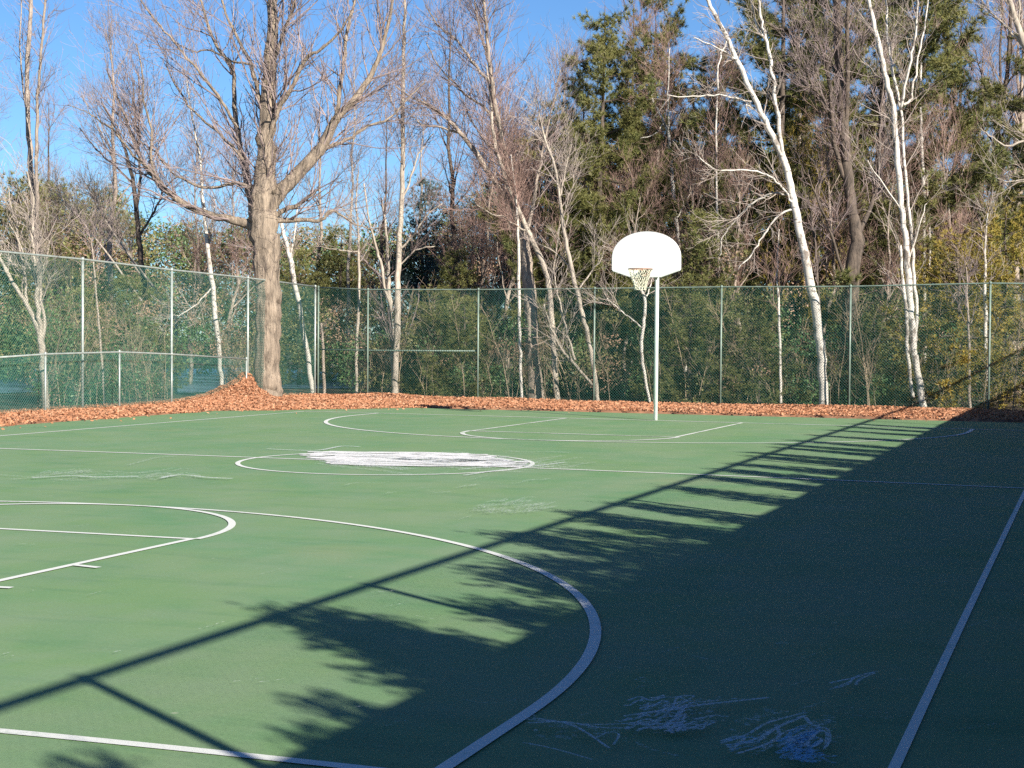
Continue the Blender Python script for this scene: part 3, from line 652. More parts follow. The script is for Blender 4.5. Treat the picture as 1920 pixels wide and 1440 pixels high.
traced_tree('birch_tree', 'tall cream birch with two stems joined low, midway between maple and hoop', 'tree', 43.3, [
    [(740, 748, 19), (741, 700, 15), (745, 620, 16), (746, 540, 15), (748, 470, 14), (752, 400, 12), (755, 300, 11), (755, 200, 10), (757, 100, 9), (759, 0, 7), (760, -90, 5)],
    [(738, 725, 12), (736, 680, 13), (735, 640, 13), (732, 590, 12), (729, 540, 11), (727, 490, 9), (723, 430, 7), (715, 370, 5)],
    [(733, 585, 9), (722, 540, 9), (712, 490, 9), (702, 450, 7), (690, 400, 5), (682, 345, 4)],
    [(749, 470, 6), (775, 440, 5), (800, 405, 4), (830, 380, 3)], [(746, 500, 5), (780, 470, 4), (815, 462, 3)],
    [(752, 380, 6), (772, 330, 5), (785, 290, 4), (812, 250, 3)], [(755, 240, 5), (735, 190, 4), (728, 130, 3)]], 'bark_pale', 'twig', 90, 450, 600, (.6, 1.8), trop=.5)
# --- middle
traced_tree('maple_tree', 'large grey bare maple with a low forked left limb, left of the hoop', 'tree', 42.6, [
    [(1008, 760, 46), (1001, 710, 36), (998, 640, 33), (995, 580, 32), (990, 520, 30), (985, 470, 27), (978, 430, 23), (958, 380, 17), (934, 350, 15), (905, 306, 14), (880, 270, 12), (855, 240, 10), (830, 215, 8), (800, 195, 6), (770, 182, 4), (740, 160, 3)],
    [(978, 425, 17), (958, 355, 15), (948, 300, 14), (937, 240, 14), (926, 180, 13), (918, 120, 11), (912, 60, 9), (908, 0, 7), (903, -80, 5)],
    [(924, 160, 9), (902, 135, 8), (878, 105, 7), (850, 70, 6), (820, 45, 5), (798, 10, 3)],
    [(860, 248, 8), (828, 240, 6), (792, 233, 5), (768, 214, 3)],
    [(985, 450, 12), (1000, 380, 10), (1012, 320, 8), (1022, 260, 6), (1040, 190, 4), (1050, 130, 3)],
    [(918, 120, 7), (900, 60, 6), (890, 0, 5), (880, -60, 3)], [(936, 240, 7), (905, 200, 6), (860, 165, 5), (820, 120, 4), (800, 80, 3)],
    [(940, 280, 6), (912, 268, 5), (885, 225, 4), (868, 190, 3)]], 'bark_grey', 'twig', 200, 1200, 1800, (.7, 2.2), (.4, 1.1), (.2, .55), .55)
traced_tree('pale_tree', 'pale slanting tree crossing in front of the grey maple left of the hoop', 'tree', 41.8, [
    [(1046, 752, 15), (1040, 690, 15), (1035, 620, 15), (1032, 560, 14), (1024, 510, 14), (1008, 470, 13), (988, 430, 12), (966, 380, 11), (946, 330, 10), (932, 285, 9), (924, 240, 8), (920, 190, 6), (912, 120, 4)],
    [(990, 432, 6), (970, 425, 6), (945, 405, 5), (915, 398, 4), (890, 380, 3)], [(1030, 540, 6), (1042, 480, 5), (1050, 420, 4)]], 'bark_pale', 'twig_red', 60, 420, 700, (.5, 1.5))
traced_tree('birch_tree', 'thin straight white birch beside the grey maple trunk', 'tree', 41.7, [
    [(978, 752, 8), (976, 680, 8), (974, 610, 8), (973, 540, 9), (972, 470, 8), (970, 410, 6), (966, 350, 4), (958, 290, 3)]], 'birch', 'twig_red', 24, 160, 260, (.4, 1.3))
traced_tree('birch_tree', 'slim birch leaning left midway between grey maple and hoop', 'tree', 41.1, [
    [(1121, 752, 10), (1113, 690, 11), (1105, 640, 11), (1092, 590, 11), (1078, 530, 11), (1067, 480, 10), (1056, 420, 9), (1048, 360, 7), (1040, 310, 6), (1022, 262, 5), (1010, 210, 3)],
    [(1110, 722, 8), (1078, 682, 8), (1052, 652, 7), (1032, 615, 6), (1020, 570, 3)], [(1078, 675, 7), (1060, 612, 6), (1046, 552, 5), (1040, 520, 3)],
    [(1050, 370, 5), (1060, 320, 4), (1072, 270, 3)], [(1075, 520, 5), (1050, 480, 4), (1005, 455, 3)], [(1083, 545, 5), (1110, 510, 4), (1130, 480, 3)]], 'bark_pale', 'twig_pale', 60, 400, 600, (.4, 1.4))
traced_tree('birch_tree', 'crooked white birch low behind the net of the hoop', 'tree', 39.8, [
    [(1218, 752, 9), (1208, 700, 11), (1202, 660, 12), (1205, 620, 12), (1210, 580, 11), (1206, 550, 10), (1191, 530, 7), (1183, 500, 5), (1178, 470, 3)],
    [(1203, 615, 6), (1180, 595, 5), (1155, 575, 4), (1138, 558, 3)], [(1210, 560, 6), (1220, 535, 5), (1226, 500, 4)]], 'birch', 'twig_pale', 26, 140, 160, (.3, 1.0), wf=.55)
traced_tree('birch_tree', 'tall thin white birch rising right behind the backboard with forked top', 'tree', 46, [
    [(1286, 700, 9), (1281, 600, 10), (1278, 530, 10), (1273, 470, 10), (1268, 410, 9), (1262, 350, 9), (1258, 300, 9), (1252, 250, 8), (1240, 220, 7), (1225, 190, 5), (1215, 150, 4), (1205, 90, 3)],
    [(1253, 255, 6), (1253, 200, 5), (1252, 150, 4), (1256, 90, 3)], [(1245, 230, 4), (1230, 250, 3), (1200, 260, 2)], [(1268, 410, 5), (1290, 370, 4), (1310, 340, 3)]], 'birch', 'twig_red', 60, 450, 800, (.5, 1.6))
traced_tree('birch_tree', 'pair of faint grey birch stems rising directly behind the backboard', 'tree', 48, [
    [(1230, 720, 8), (1228, 560, 8), (1228, 440, 7), (1229, 380, 7), (1231, 320, 7), (1236, 250, 6), (1242, 190, 4), (1250, 120, 3)],
    [(1229, 400, 5), (1216, 330, 5), (1210, 260, 4), (1200, 200, 3)]], 'bark_pale', 'twig_red', 50, 400, 700, (.5, 1.6))
for lab, pts in (('short pale birch stem leaning left toward the backboard', [(1160, 620, 7), (1150, 520, 7), (1136, 450, 6), (1120, 400, 5), (1104, 365, 3), (1090, 320, 2)]),
                 ('thin pale stem nearest the left edge of the backboard', [(1185, 600, 6), (1166, 480, 5), (1150, 420, 5), (1138, 385, 3), (1125, 340, 2)])):
    traced_tree('leaning_stem', lab, 'tree', 46.5, [pts], 'birch', 'twig_red', 30, 220, 300, (.4, 1.3))
# --- right
traced_tree('birch_tree', 'large white birch leaning left with a high fork, right of the hoop', 'tree', 38.5, [
    [(1545, 772, 24), (1543, 720, 22), (1540, 660, 22), (1533, 600, 22), (1523, 550, 22), (1513, 500, 21), (1503, 450, 20), (1495, 410, 19), (1485, 360, 18), (1473, 310, 17), (1462, 280, 16), (1445, 250, 14), (1425, 205, 13), (1405, 165, 12), (1385, 120, 12), (1365, 75, 11), (1342, 30, 10), (1322, -10, 9), (1298, -80, 6)],
    [(1466, 292, 13), (1461, 240, 12), (1453, 190, 11), (1446, 130, 10), (1438, 80, 9), (1428, 40, 8), (1420, -10, 7), (1410, -80, 5)],
    [(1490, 384, 7), (1472, 358, 6), (1450, 335, 6), (1420, 322, 5), (1380, 318, 4), (1342, 318, 4), (1318, 302, 3), (1300, 280, 2)],
    [(1490, 372, 6), (1460, 362, 6), (1432, 370, 6), (1405, 385, 5), (1385, 405, 5), (1365, 430, 4), (1353, 452, 4), (1350, 480, 3)],
    [(1492, 392, 7), (1466, 400, 6), (1446, 420, 5), (1430, 445, 5), (1410, 475, 4), (1385, 505, 3)],
    [(1408, 190, 5), (1385, 186, 5), (1350, 178, 5), (1300, 181, 4), (1250, 180, 3)],
    [(1412, 205, 5), (1400, 196, 6), (1404, 215, 3)], [(1438, 80, 5), (1418, 45, 5), (1408, -5, 4)], [(1365, 75, 5), (1350, 110, 4), (1345, 170, 3)], [(1385, 115, 4), (1345, 90, 4), (1300, 70, 3)]],
    'birch', 'twig_pale', 110, 500, 500, (.35, 1.3), (.2, .7), (.15, .4), .1)
traced_tree('birch_tree', 'thin white birch just left of the large leaning birch', 'tree', 44, [
    [(1352, 700, 7), (1350, 600, 7), (1348, 520, 7), (1346, 440, 7), (1344, 350, 5), (1343, 250, 5), (1345, 170, 4), (1348, 100, 3)]], 'birch', 'twig_red', 45, 300, 500, (.4, 1.3))
traced_tree('dark_tree', 'thick dark multi stemmed trunk between the two big white birches', 'tree', 42.5, [
    [(1600, 780, 38), (1593, 700, 34), (1592, 600, 33), (1600, 500, 36), (1606, 450, 34), (1598, 400, 28), (1590, 340, 26), (1585, 280, 25), (1578, 200, 23), (1572, 100, 21), (1570, 0, 18), (1568, -100, 13)],
    [(1606, 445, 17), (1634, 385, 12), (1645, 330, 10), (1650, 250, 8), (1655, 180, 6), (1662, 100, 4)],
    [(1583, 335, 15), (1566, 282, 14), (1560, 230, 13), (1555, 150, 11), (1545, 100, 9), (1530, 60, 7), (1514, 0, 5), (1500, -60, 3)],
    [(1588, 250, 14), (1589, 150, 13), (1588, 60, 12), (1593, -10, 10), (1598, -80, 6)],
    [(1582, 520, 9), (1560, 440, 8), (1535, 380, 6), (1515, 330, 4)], [(1540, 620, 5), (1530, 480, 8), (1522, 400, 7), (1540, 330, 5)],
    [(1589, 150, 6), (1612, 100, 5), (1622, 50, 4), (1628, -10, 3)], [(1560, 230, 6), (1530, 170, 5), (1505, 120, 4), (1490, 60, 3)], [(1585, 270, 5), (1540, 180, 5), (1500, 160, 3)]],
    'bark_dark', 'twig', 170, 1300, 2000, (.6, 1.9), (.3, .9))
traced_tree('birch_tree', 'clump of white birch stems spotted with dark patches at the far right corner', 'tree', 38.0, [
    [(1732, 772, 17), (1724, 720, 16), (1716, 670, 16), (1711, 620, 16), (1706, 560, 16), (1702, 500, 16), (1698, 450, 15), (1692, 400, 14), (1686, 340, 15), (1680, 270, 14), (1673, 200, 13), (1662, 150, 12), (1650, 90, 11), (1638, 40, 10), (1625, -10, 8), (1608, -80, 6)],
    [(1712, 745, 9), (1706, 700, 10), (1701, 640, 10), (1697, 580, 10), (1692, 520, 9), (1689, 460, 7)],
    [(1718, 640, 8), (1717, 560, 10), (1712, 480, 10), (1706, 400, 9), (1698, 330, 9), (1693, 250, 8), (1688, 200, 8), (1678, 150, 8), (1668, 100, 7), (1662, 50, 6), (1663, -10, 5)],
    [(1688, 205, 8), (1700, 150, 7), (1710, 100, 7), (1718, 50, 6), (1722, -10, 5), (1726, -80, 3)],
    [(1694, 196, 8), (1706, 190, 7), (1714, 155, 6), (1726, 90, 5), (1738, 20, 4), (1742, -50, 3)], [(1700, 500, 5), (1725, 420, 4), (1738, 380, 3)], [(1692, 400, 4), (1660, 350, 4), (1625, 300, 3)]],
    'birch', 'twig_pale', 70, 350, 350, (.4, 1.3))
traced_tree('birch_tree', 'pair of slender white birches right of the spotted birch clump', 'tree', 45, [
    [(1735, 720, 9), (1734, 620, 9), (1733, 530, 9), (1733, 450, 9), (1732, 350, 9), (1728, 260, 8), (1725, 200, 6), (1728, 120, 5), (1733, 50, 3)],
    [(1745, 700, 8), (1743, 540, 8), (1742, 450, 8), (1738, 350, 7), (1733, 280, 6), (1720, 200, 4), (1712, 140, 3)]], 'birch', 'twig_red', 50, 350, 500, (.4, 1.3))
traced_tree('birch_tree', 'thin birch post-like stem in front of the golden evergreen by the right edge', 'tree', 38.4, [
    [(1852, 768, 8), (1850, 700, 8), (1847, 640, 9), (1848, 600, 9), (1846, 560, 9), (1847, 520, 8), (1848, 460, 5), (1852, 400, 3)]], 'birch', 'twig_pale', 14, 60, 60, (.3, .9))
traced_tree('sapling', 'thin grey sapling left of the last far fence post', 'tree', 37.8, [
    [(1819, 775, 8), (1816, 700, 8), (1817, 640, 7), (1814, 560, 5), (1812, 500, 3)]], 'bark_grey', 'twig', 16, 60, 60, (.3, .9))
traced_tree('sapling', 'mottled sapling between the thin white birch and the large leaning birch', 'tree', 39.2, [
    [(1465, 765, 7), (1463, 700, 7), (1462, 640, 7), (1460, 580, 6), (1458, 500, 4), (1460, 430, 3)]], 'birch', 'twig_red', 20, 100, 120, (.3, 1.0))
traced_tree('pale_tree', 'cream barked tree entering the picture at the top right corner', 'tree', 39, [
    [(1990, 770, 24), (1985, 560, 22), (1975, 400, 20), (1955, 250, 18), (1935, 130, 17), (1920, 80, 16), (1906, 40, 14), (1893, 0, 12), (1880, -50, 9), (1870, -120, 5)],
    [(1928, 95, 9), (1897, 62, 8), (1870, 35, 6), (1845, 8, 5), (1825, -30, 3)], [(1960, 270, 9), (1925, 262, 7), (1890, 275, 6), (1862, 258, 4), (1840, 240, 3)],
    [(1965, 330, 7), (1920, 335, 6), (1890, 340, 4), (1870, 334, 3)], [(1910, 50, 6), (1912, 0, 5), (1908, -60, 3)]], 'bark_pale', 'twig_pale', 50, 250, 250, (.4, 1.2))

# ------------------------------------------------------------------ repeated woodland trees
def bare_proto(H, r, n1, crown_from, spreadw, n2, n3, n4, bark, twig):
    """trunk and crown meshes of a bare tree standing at the origin"""
    K = 12; t = np.linspace(0, 1, K); P = np.stack([np.cumsum(rng.normal(0, .09, K)), np.cumsum(rng.normal(0, .09, K)), t*H], 1); P[0, :2] = 0; P[0, 2] = -.2
    Rr = r*(1-t)**.8+.012
    tr = MB(); tr.tube(P, Rr, 8, True, .08)
    C1, R1 = spawn(P[None], Rr[None], n1, (spreadw*.7, spreadw*1.3), (22, 55), .6, 9, crown_from, .5, .018, r*.5, .2, .14, 1.0, .55)
    for a, b in zip(C1, R1): tr.tube(a, b, 5, False)
    cr = MB(); PP = C1; RR = R1
    C2, R2 = spawn(PP, RR, n2, (.6, 1.9), (25, 60), .5, 6, .15, .5, .006, .015, .35, .16); cr.twigs(C2, R2, 4)
    C3, R3 = spawn(C2, R2, n3, (.35, 1.0), (25, 60), .4, 5, .15, .6, .0045, .009, .5, .16); cr.twigs(C3, R3, 3)
    C4, R4 = spawn(C3, R3, n4, (.2, .5), (25, 60), .3, 4, .15, .7, .0035, .006, .7, .15); cr.twigs(C4, R4, 3)
    root = empty('bare_tree', (0, 0, 0)); tr.build('trunk', MAT[bark], root, True); cr.build('crown', MAT[twig], root)
    return root
def copy_tree(src):
    c = src.copy(); COL.objects.link(c)
    for ch in src.children:
        d = ch.copy(); COL.objects.link(d); d.parent = c
    return c
used = set()
def place(src, u, d, sc, rz, label, cat, group=None, vtop=None):
    o = src if src.name not in used else copy_tree(src)
    used.add(src.name)
    p = at(u, 720, d); o.location = (p[0], p[1], -.05); o.rotation_euler = (0, 0, rz); o.scale = (sc, sc, sc)
    return tag(o, label, cat, group)
protos = [bare_proto(15, .14, 16, .30, 3.2, 110, 520, 700, 'bark_grey', 'twig'),
          bare_proto(14, .11, 14, .25, 2.6, 110, 600, 900, 'bark_dark', 'twig_red'),
          bare_proto(15, .10, 13, .40, 2.4, 100, 480, 650, 'bark_pale', 'twig'),
          bare_proto(8, .07, 16, .15, 2.0, 130, 750, 1100, 'bark_grey', 'twig_red')]
zones = [(-60, 250, 4, 'slender bare tree standing above the left fence, left of the dark crooked tree'),
         (300, 470, 2, 'slender bare tree seen through the left limbs of the big maple'),
         (580, 720, 3, 'slender bare tree between the big maple and the twin stem birch'),
         (770, 900, 3, 'slender bare tree between the twin stem birch and the grey maple'),
         (1020, 1170, 5, 'brown twiggy tree in the tangle between grey maple and backboard'),
         (1190, 1400, 4, 'brown twiggy tree in the tangle behind and right of the backboard'),
         (1480, 1680, 5, 'bare grey tree in the wood around the dark multi stemmed trunk'),
         (1740, 1930, 8, 'bare purplish tree against the sky near the right edge')]
Rg = random.Random(21)
for zi, (u0, u1, cnt, lab) in enumerate(zones):
    for k in range(cnt):
        u = u0+(u1-u0)*(k+Rg.uniform(.2, .8))/cnt; d = Rg.uniform(46, 66)
        if zi in (4, 5): pr = protos[Rg.choice([1, 3, 3, 1, 0])]
        elif zi == 7: pr = protos[Rg.choice([0, 1, 3])]
        elif zi == 1: pr = protos[3]
        else: pr = protos[Rg.choice([0, 1, 2, 3])]
        s = Rg.uniform(.85, 1.15)
        if zi in (0, 2, 3): s *= .8
        if zi in (4, 5): s *= .78
        place(pr, u, d, s, Rg.uniform(0, 6.28), lab, 'tree', ['bare trees left of the crooked tree', 'bare trees behind the maple limbs', 'bare trees right of the maple', 'bare trees left of the grey maple', 'twiggy trees left of the backboard', 'twiggy trees behind the backboard', 'bare trees around the dark trunk', 'bare trees at the right edge'][zi])
for k, (u, d) in enumerate(((1170, 45), (1300, 44.5), (1390, 43.5))):
    place(protos[3], u, d, Rg.uniform(.62, .8), Rg.uniform(0, 6.28), 'reddish brown twiggy tree in front of the pines behind the backboard', 'tree', 'reddish twiggy trees before the pines')
for k, (u, d) in enumerate(((1545, 43.8), (1645, 44), (1780, 45))):
    place(protos[3], u, d, Rg.uniform(.72, 1.05), Rg.uniform(0, 6.28), 'brown twiggy tree among the trunks right of the large leaning birch', 'tree', 'twiggy trees between the right hand trunks')
# pinkish brown thicket by the grey maple
for k, (u, d) in enumerate(((895, 47), (925, 49), (950, 46), (985, 50), (1010, 48), (905, 52), (965, 53))):
    place(protos[3], u, d, Rg.uniform(.85, 1.05), Rg.uniform(0, 6.28), 'reddish twiggy bush tree crowded around the grey maple', 'tree', 'twiggy trees around the grey maple')

# --- pines
def pine_proto(H, Rmax, zmin, whorl, mat, L=.20, w=.022, tuft=12, dens=1.0, narrow=.75, name='pine_tree', flat=1.0, lim=(.5, 1.2), sub=(.25, .8)):
    K = 10; t = np.linspace(0, 1, K); P = np.stack([np.cumsum(rng.normal(0, .04, K)), np.cumsum(rng.normal(0, .04, K)), t*H], 1); P[0] = (0, 0, -.2)
    Rr = H*.013*(1-t)**.9+.012
    tr = MB(); tr.tube(P, Rr, 8, True, .05); LP, LR = [], []
    z = zmin
    while z < H-.15:
        f = (z-zmin)/(H-zmin); nl = Rg.choice([4, 5, 6]) if f < .9 else 4; a0 = Rg.uniform(0, 6.28)
        for k in range(nl):
            a = a0+k*6.283/nl+Rg.uniform(-.35, .35); Lb = Rmax*((1-f)**narrow)*Rg.uniform(*lim)+.15
            s = np.linspace(0, 1, 7); el = .10+.75*f+Rg.uniform(-.15, .15)
            p0 = np.array([np.interp(z, P[:, 2], P[:, 0]), np.interp(z, P[:, 2], P[:, 1]), z])
            rr = Lb*s; zz = z+rr*math.tan(min(el, 1.1))*.6-.16*Lb*np.sin(s*3.14)+.20*Lb*s**3
            LP.append(np.stack([p0[0]+rr*math.cos(a), p0[1]+rr*math.sin(a), zz], 1)); LR.append(np.linspace(.012+.012*Lb, .006, 7))
        z += whorl*Rg.uniform(.7, 1.3)
    LP = np.array(LP); LR = np.array(LR); tr.twigs(LP, LR, 4)
    tot = np.linalg.norm(np.diff(LP, axis=1), axis=2).sum()
    C2, R2 = spawn(LP, LR, int(tot*5*dens), sub, (30, 65), .25, 4, .25, .5, .004, .008, .5, .1); 
    C2[:, 1:, 2] = C2[:, :1, 2]+(C2[:, 1:, 2]-C2[:, :1, 2])*flat
    cr = MB()
    allc = np.concatenate([C2[:, 1:].reshape(-1, 3), LP[:, 4:].reshape(-1, 3)]); ax = np.concatenate([np.repeat(C2[:, -1]-C2[:, 0], 3, 0), np.repeat(LP[:, -1]-LP[:, -3], 3, 0)])
    ax /= np.linalg.norm(ax, axis=1)[:, None]+1e-9; ax[:, 2] += .45
    allc = allc+rng.normal(0, .05, allc.shape)
    cr.needles(allc, ax, L, w, tuft)
    root = empty(name, (0, 0, 0)); tr.build('trunk', MAT['bark_dark'], root, True); cr.build('crown', MAT[mat], root)
    return root
pa = pine_proto(13, 3.9, 2.0, .85, 'pine', .20, .017, 26, 3.2, .75, flat=.4, lim=(.35, 1.25)); pb = pine_proto(13, 4.4, 2.4, .95, 'pine', .21, .017, 26, 2.9, narrow=.6, flat=.4, lim=(.3, 1.25)); pc = pine_proto(6, 1.7, .3, .38, 'pine', .17, .018, 18, 1.4, .8, 'young_pine', sub=(.2, .6))
pg = pine_proto(6, 2.3, .4, .40, 'pine_gold', .17, .018, 18, .9, .55, 'golden_evergreen'); pbl = pine_proto(9, 2.2, .8, .45, 'pine_blue', .18, .03, 12, 1.2, .8, 'blue_spruce')
def place_top(src, u, vtop, d, H, label, cat, group=None, wide=1.0):
    o = place(src, u, d, 1, Rg.uniform(0, 6.28), label, cat, group)
    z = at(u, vtop, d)[2]; s = (z+.05)/H; o.scale = (s*wide, s*wide, s); return o
place_top(pa, 1118, 12, 46, 13, 'tall olive pine with a pointed top, left one of the two behind the backboard', 'pine', wide=.95)
place_top(pb, 1215, 6, 49, 13, 'tall dark topped pine just right of the pointed pine behind the backboard', 'pine', wide=.8)
place_top(pb, 1455, -110, 47, 13, 'big dark pine behind the fork of the large leaning birch', 'pine')
place_top(pa, 1500, -160, 50, 13, 'tall pine immediately left of the dark multi stemmed trunk', 'pine')
place_top(pb, 1640, -170, 47, 13, 'broad pine between dark trunk and spotted birch clump', 'pine', wide=1.0)
place_top(pa, 1715, -90, 52, 13, 'olive pine behind the spotted birch clump', 'pine')
place_top(pb, 1925, 70, 45, 13, 'dark pine with level boughs at the right edge of the picture', 'pine', wide=1.15)
place_top(pa, 1015, 205, 55, 13, 'brownish pine behind the reddish bushes of the grey maple', 'pine', wide=1.1)
place_top(pb, 1300, 120, 56, 13, 'low olive pine between backboard and large leaning birch', 'pine', wide=1.1)
place_top(pa, 1160, 190, 47, 13, 'olive pine low behind the top of the backboard', 'pine', wide=1.1)
place_top(pbl, 802, 335, 60, 9, 'bluish spruce against the sky left of the grey maple', 'spruce', wide=1.1)
place_top(pg, 1508, 238, 44.5, 6, 'bright yellow green young pine behind the large leaning birch', 'young pine', wide=.5)
place_top(pg, 1880, 400, 39.3, 6, 'golden green evergreen behind the fence at the right edge', 'evergreen')
place_top(pg, 1805, 450, 38.8, 6, 'small golden evergreen right of the slender birch pair', 'evergreen', wide=1.3)
place_top(pg, 1600, 240, 52, 6, 'yellow green young pine seen beside the dark trunk', 'young pine', wide=.6)
Y = 'young pine'
for u, v, d, lab in ((110, 345, 62, 'small olive pine on the skyline left of the crooked tree'), (30, 335, 60, 'small olive pine on the skyline at the left edge'), (185, 355, 64, 'small olive pine on the skyline just left of the crooked dark tree'),
                     (640, 430, 60, 'small dark pine low between the big maple and the twin birch'), (860, 470, 47, 'bushy young pine above the fence left of the grey maple'), (560, 470, 55, 'young pine above the fence behind the leaning birch'),
                     (1380, 330, 46, 'young pine behind the thin white birch'), (1090, 360, 46, 'young pine low between the leaning birch and the backboard'), (1330, 400, 43, 'small pine just right of the backboard'),
                     (1780, 330, 48, 'young pine right of the slender birch pair'), (1650, 380, 45, 'young pine left of the spotted birch clump'), (810, 540, 44, 'young evergreen growing against the far fence left of the grey maple'),
                     (870, 560, 43, 'young evergreen at the fence beside the third far fence post'), (1290, 520, 41, 'dark young evergreen at the fence right of the hoop pole'), (1640, 590, 39.5, 'young evergreen at the fence between dark trunk and birch clump'),
                     (1420, 560, 40, 'young evergreen at the fence left of the large leaning birch'), (250, 520, 42, 'young evergreen behind the second left fence panel'), (150, 545, 38, 'young evergreen behind the first left fence post')):
    place_top(pc, u, v, d, 6, lab, Y, wide=1.15 if v < 500 else 1.5)

# ------------------------------------------------------------------ undergrowth and far-off wood
def clumps(mb, cen, rad, per, L, Wd):
    n = len(cen); C = np.repeat(cen, per, 0); r = np.repeat(rad, per)[:, None]
    v = rng.normal(size=(n*per, 3)); v /= np.linalg.norm(v, axis=1)[:, None]; rr = rng.uniform(.35, 1, (n*per, 1))**.6
    P = C+v*rr*r*np.array([1, 1, .8]); P[:, 2] = np.maximum(P[:, 2], .02)
    mb.cards(P, rng.uniform(.6, 1.3, len(P))*L, rng.uniform(.7, 1.2, len(P))*Wd)
def gap(P):
    """leave the pond and a few dark openings visible"""
    u, v, w = proj(P)
    return ((u > 315) & (u < 425) & (v > 660)) | ((u > 515) & (u < 650) & (v > 665)) | ((u > -30) & (u < 75) & (v > 690))
def strip_points(n, dmin, dmax, umin=-200, umax=2050):
    u = rng.uniform(umin, umax, n); d = rng.uniform(dmin, dmax, n)**1.0
    P = np.array([at(a, 720, b) for a, b in zip(u, d)]); P[:, 2] = 0; return P, u, d
def behind(P, m=.35): return (P[:, 0] < XF-m) | (P[:, 1] > YF+m)
def under(name, label, mat, n, per, zr, rr, L, Wd, dmin=29, dmax=50, umin=-200, umax=2050, dens=None):
    P, u, d = strip_points(n, dmin, dmax, umin, umax)
    rad = rng.uniform(*rr, n); P[:, 2] = rng.uniform(*zr, n)*rng.uniform(.3, 1, n)
    k = behind(P, .3+rad.max()*.8) & ~gap(P)
    if dens is not None:
        nz = np.sin(u*.021+1.3)+np.sin(u*.0083+.4)+.6*np.sin(u*.053); k &= nz > dens
    mb = MB(); clumps(mb, P[k], rad[k], per, L, Wd)
    return tag(mb.build(name, MAT[mat]), label, 'undergrowth', kind='stuff')
under('evergreen_undergrowth', 'dark evergreen undergrowth filling the ground behind the fences', 'leaves_green', 1100, 180, (.2, 2.8), (.3, .75), .09, .04, dens=-.5)
under('olive_undergrowth', 'olive scrub mixed through the undergrowth behind the fences', 'leaves_olive', 700, 150, (.2, 3.6), (.3, .7), .08, .035, dmin=33, dmax=56)
under('brown_undergrowth', 'dry brown leaves clinging to the scrub behind the fences', 'leaves_brown', 520, 120, (.2, 4.2), (.25, .6), .07, .035, dmin=33, dmax=58)
# thin brush stems
n = 1700; P, u, d = strip_points(n, 30, 52); k = behind(P, .3) & ~gap(P+[0, 0, .3]); P = P[k]; n = len(P)
H = rng.uniform(.6, 3.6, n)*rng.uniform(.4, 1, n); lean = rng.normal(0, .22, (n, 2)); s = np.linspace(0, 1, 6)
B = np.zeros((n, 6, 3)); B[:, :, :2] = P[:, None, :2]+lean[:, None]*(s**1.4)[None, :, None]*H[:, None, None]; B[:, :, 2] = s[None]*H[:, None]
B += rng.normal(0, .02, B.shape); RB = (.004+.0035*H)[:, None]*(1-.7*s)[None]
mb = MB(); mb.twigs(B, RB, 4)
C3, R3 = spawn(B, RB, 9500, (.25, 1.0), (20, 55), .3, 5, .2, .6, .004, .008, .5, .2); mb.twigs(C3, R3, 3)
C4, R4 = spawn(C3, R3, 9500, (.15, .5), (25, 60), .2, 4, .1, .7, .0035, .006, .6, .2); mb.twigs(C4, R4, 3)
tag(mb.build('brush_undergrowth', MAT['brush']), 'tangle of thin bare brush stems behind the fences', 'undergrowth', kind='stuff')
# far-off wood
prof_u = [-300, 40, 110, 170, 220, 300, 450, 620, 760, 860, 905, 960, 1050, 1300, 1500, 1750, 1800, 1900, 2200]
prof_v = [330, 338, 352, 352, 372, 408, 420, 432, 425, 400, 330, 262, 255, 255, 265, 305, 335, 260, 250]
def far(name, label, mat, n, per, L, Wd, frac):
    u = rng.uniform(-250, 2150, n); d = rng.uniform(60, 80, n); top = np.interp(u, prof_u, prof_v)+14*np.sin(u*.05)+10*np.sin(u*.13+1)
    zt = np.array([at(a, b, c)[2] for a, b, c in zip(u, top, d)]); P = np.array([at(a, 720, c) for a, c in zip(u, d)])
    rad = rng.uniform(.5, 1.0, n); P[:, 2] = np.minimum(.3+(zt-.8)*rng.uniform(0, 1, n)**frac, zt-rad*.6)
    mb = MB(); clumps(mb, P, rad, per, L, Wd); return tag(mb.build(name, MAT[mat]), label, 'woods', kind='stuff')
far('distant_woods', 'far off olive evergreen wood closing the view behind the trees', 'leaves_olive', 1500, 110, .17, .085, .8)
far('distant_brush', 'far off reddish brown bare wood mixed into the evergreens', 'leaves_brown', 900, 90, .16, .05, .6)
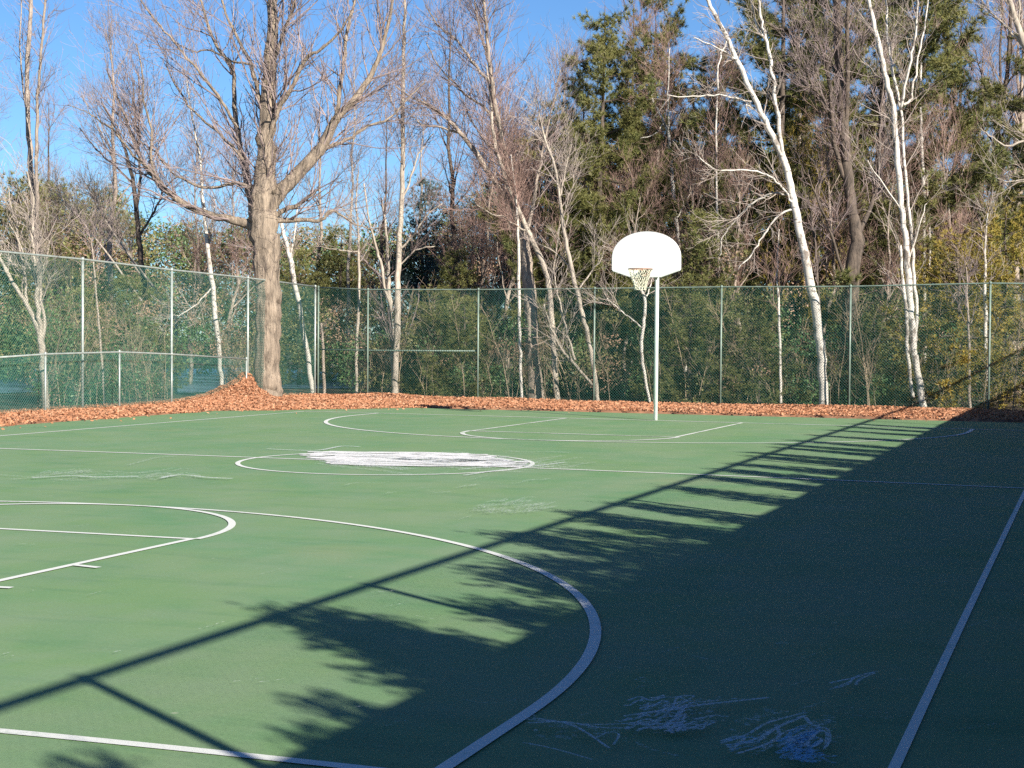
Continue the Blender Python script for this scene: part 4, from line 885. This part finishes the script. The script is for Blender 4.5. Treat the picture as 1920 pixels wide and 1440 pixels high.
far('distant_evergreens', 'far off dark green wood mixed into the olive one', 'leaves_green', 1000, 110, .17, .085, 1.0)
# pond glimpsed through the fences on the left
pd = MB(); ring = np.array([gnd(u, v, -.03) for u, v in ((-200, 745), (60, 735), (330, 738), (440, 732), (520, 728), (660, 728), (700, 712), (640, 700), (520, 690), (420, 690), (320, 692), (100, 692), (-200, 694))])
pd.add(np.concatenate([ring, [ring.mean(0)]]), None, [[i, (i+1) % len(ring), len(ring)] for i in range(len(ring))])
tag(pd.build('pond', MAT['water']), kind='structure')

# ------------------------------------------------------------------ evergreens outside the right fence whose tips shade the court
tips = [(120, 1432, 0), (575, 1150, 0), (610, 1170, 0), (660, 1195, -.1), (600, 1296, 0), (570, 1352, 0), (890, 1068, 0), (880, 1120, -.1), (985, 1003, 0), (960, 1040, -.1), (1095, 962, 0), (1130, 975, -.1), (1335, 880, 0), (1260, 915, -.1), (1300, 893, 0), (1060, 990, -.1), (1190, 945, -.1), (1375, 868, -.1), (1400, 855, 0), (1420, 848, -.1), (1460, 832, -.1), (1440, 838, 0), (1480, 826, 0), (1520, 815, 0), (1560, 806, 0), (1585, 800, 0), (1610, 795, 0)]
hedge = pine_proto(3.2, 1.05, .25, .12, 'pine', .07, .022, 9, 4.0, .85, 'hedge_evergreen', lim=(.35, 1.0), sub=(.08, .26))
for k, (u, v, dx) in enumerate(tips):
    p = gnd(u, v); zt = (10.5+dx-p[0])/1.789-.1; zt = min(max(zt, 2.35), 3.6)
    b = np.array([p[0]+.834*(zt+.1)/math.tan(EL), p[1]-.552*(zt+.1)/math.tan(EL)]); b[0] = max(b[0], 10.4)
    o = hedge if k == 0 else copy_tree(hedge)
    o.location = (b[0], b[1], 0); s = zt/3.2; wd = .5 if v > 1250 else .95 if v > 990 else 0.75 if v > 850 else .55; o.scale = (wd, wd, s); o.rotation_euler = (0, 0, Rg.uniform(0, 6.28))
    tag(o, 'young evergreen outside the right fence whose tip shades the court', 'evergreen', 'evergreens outside the right fence')
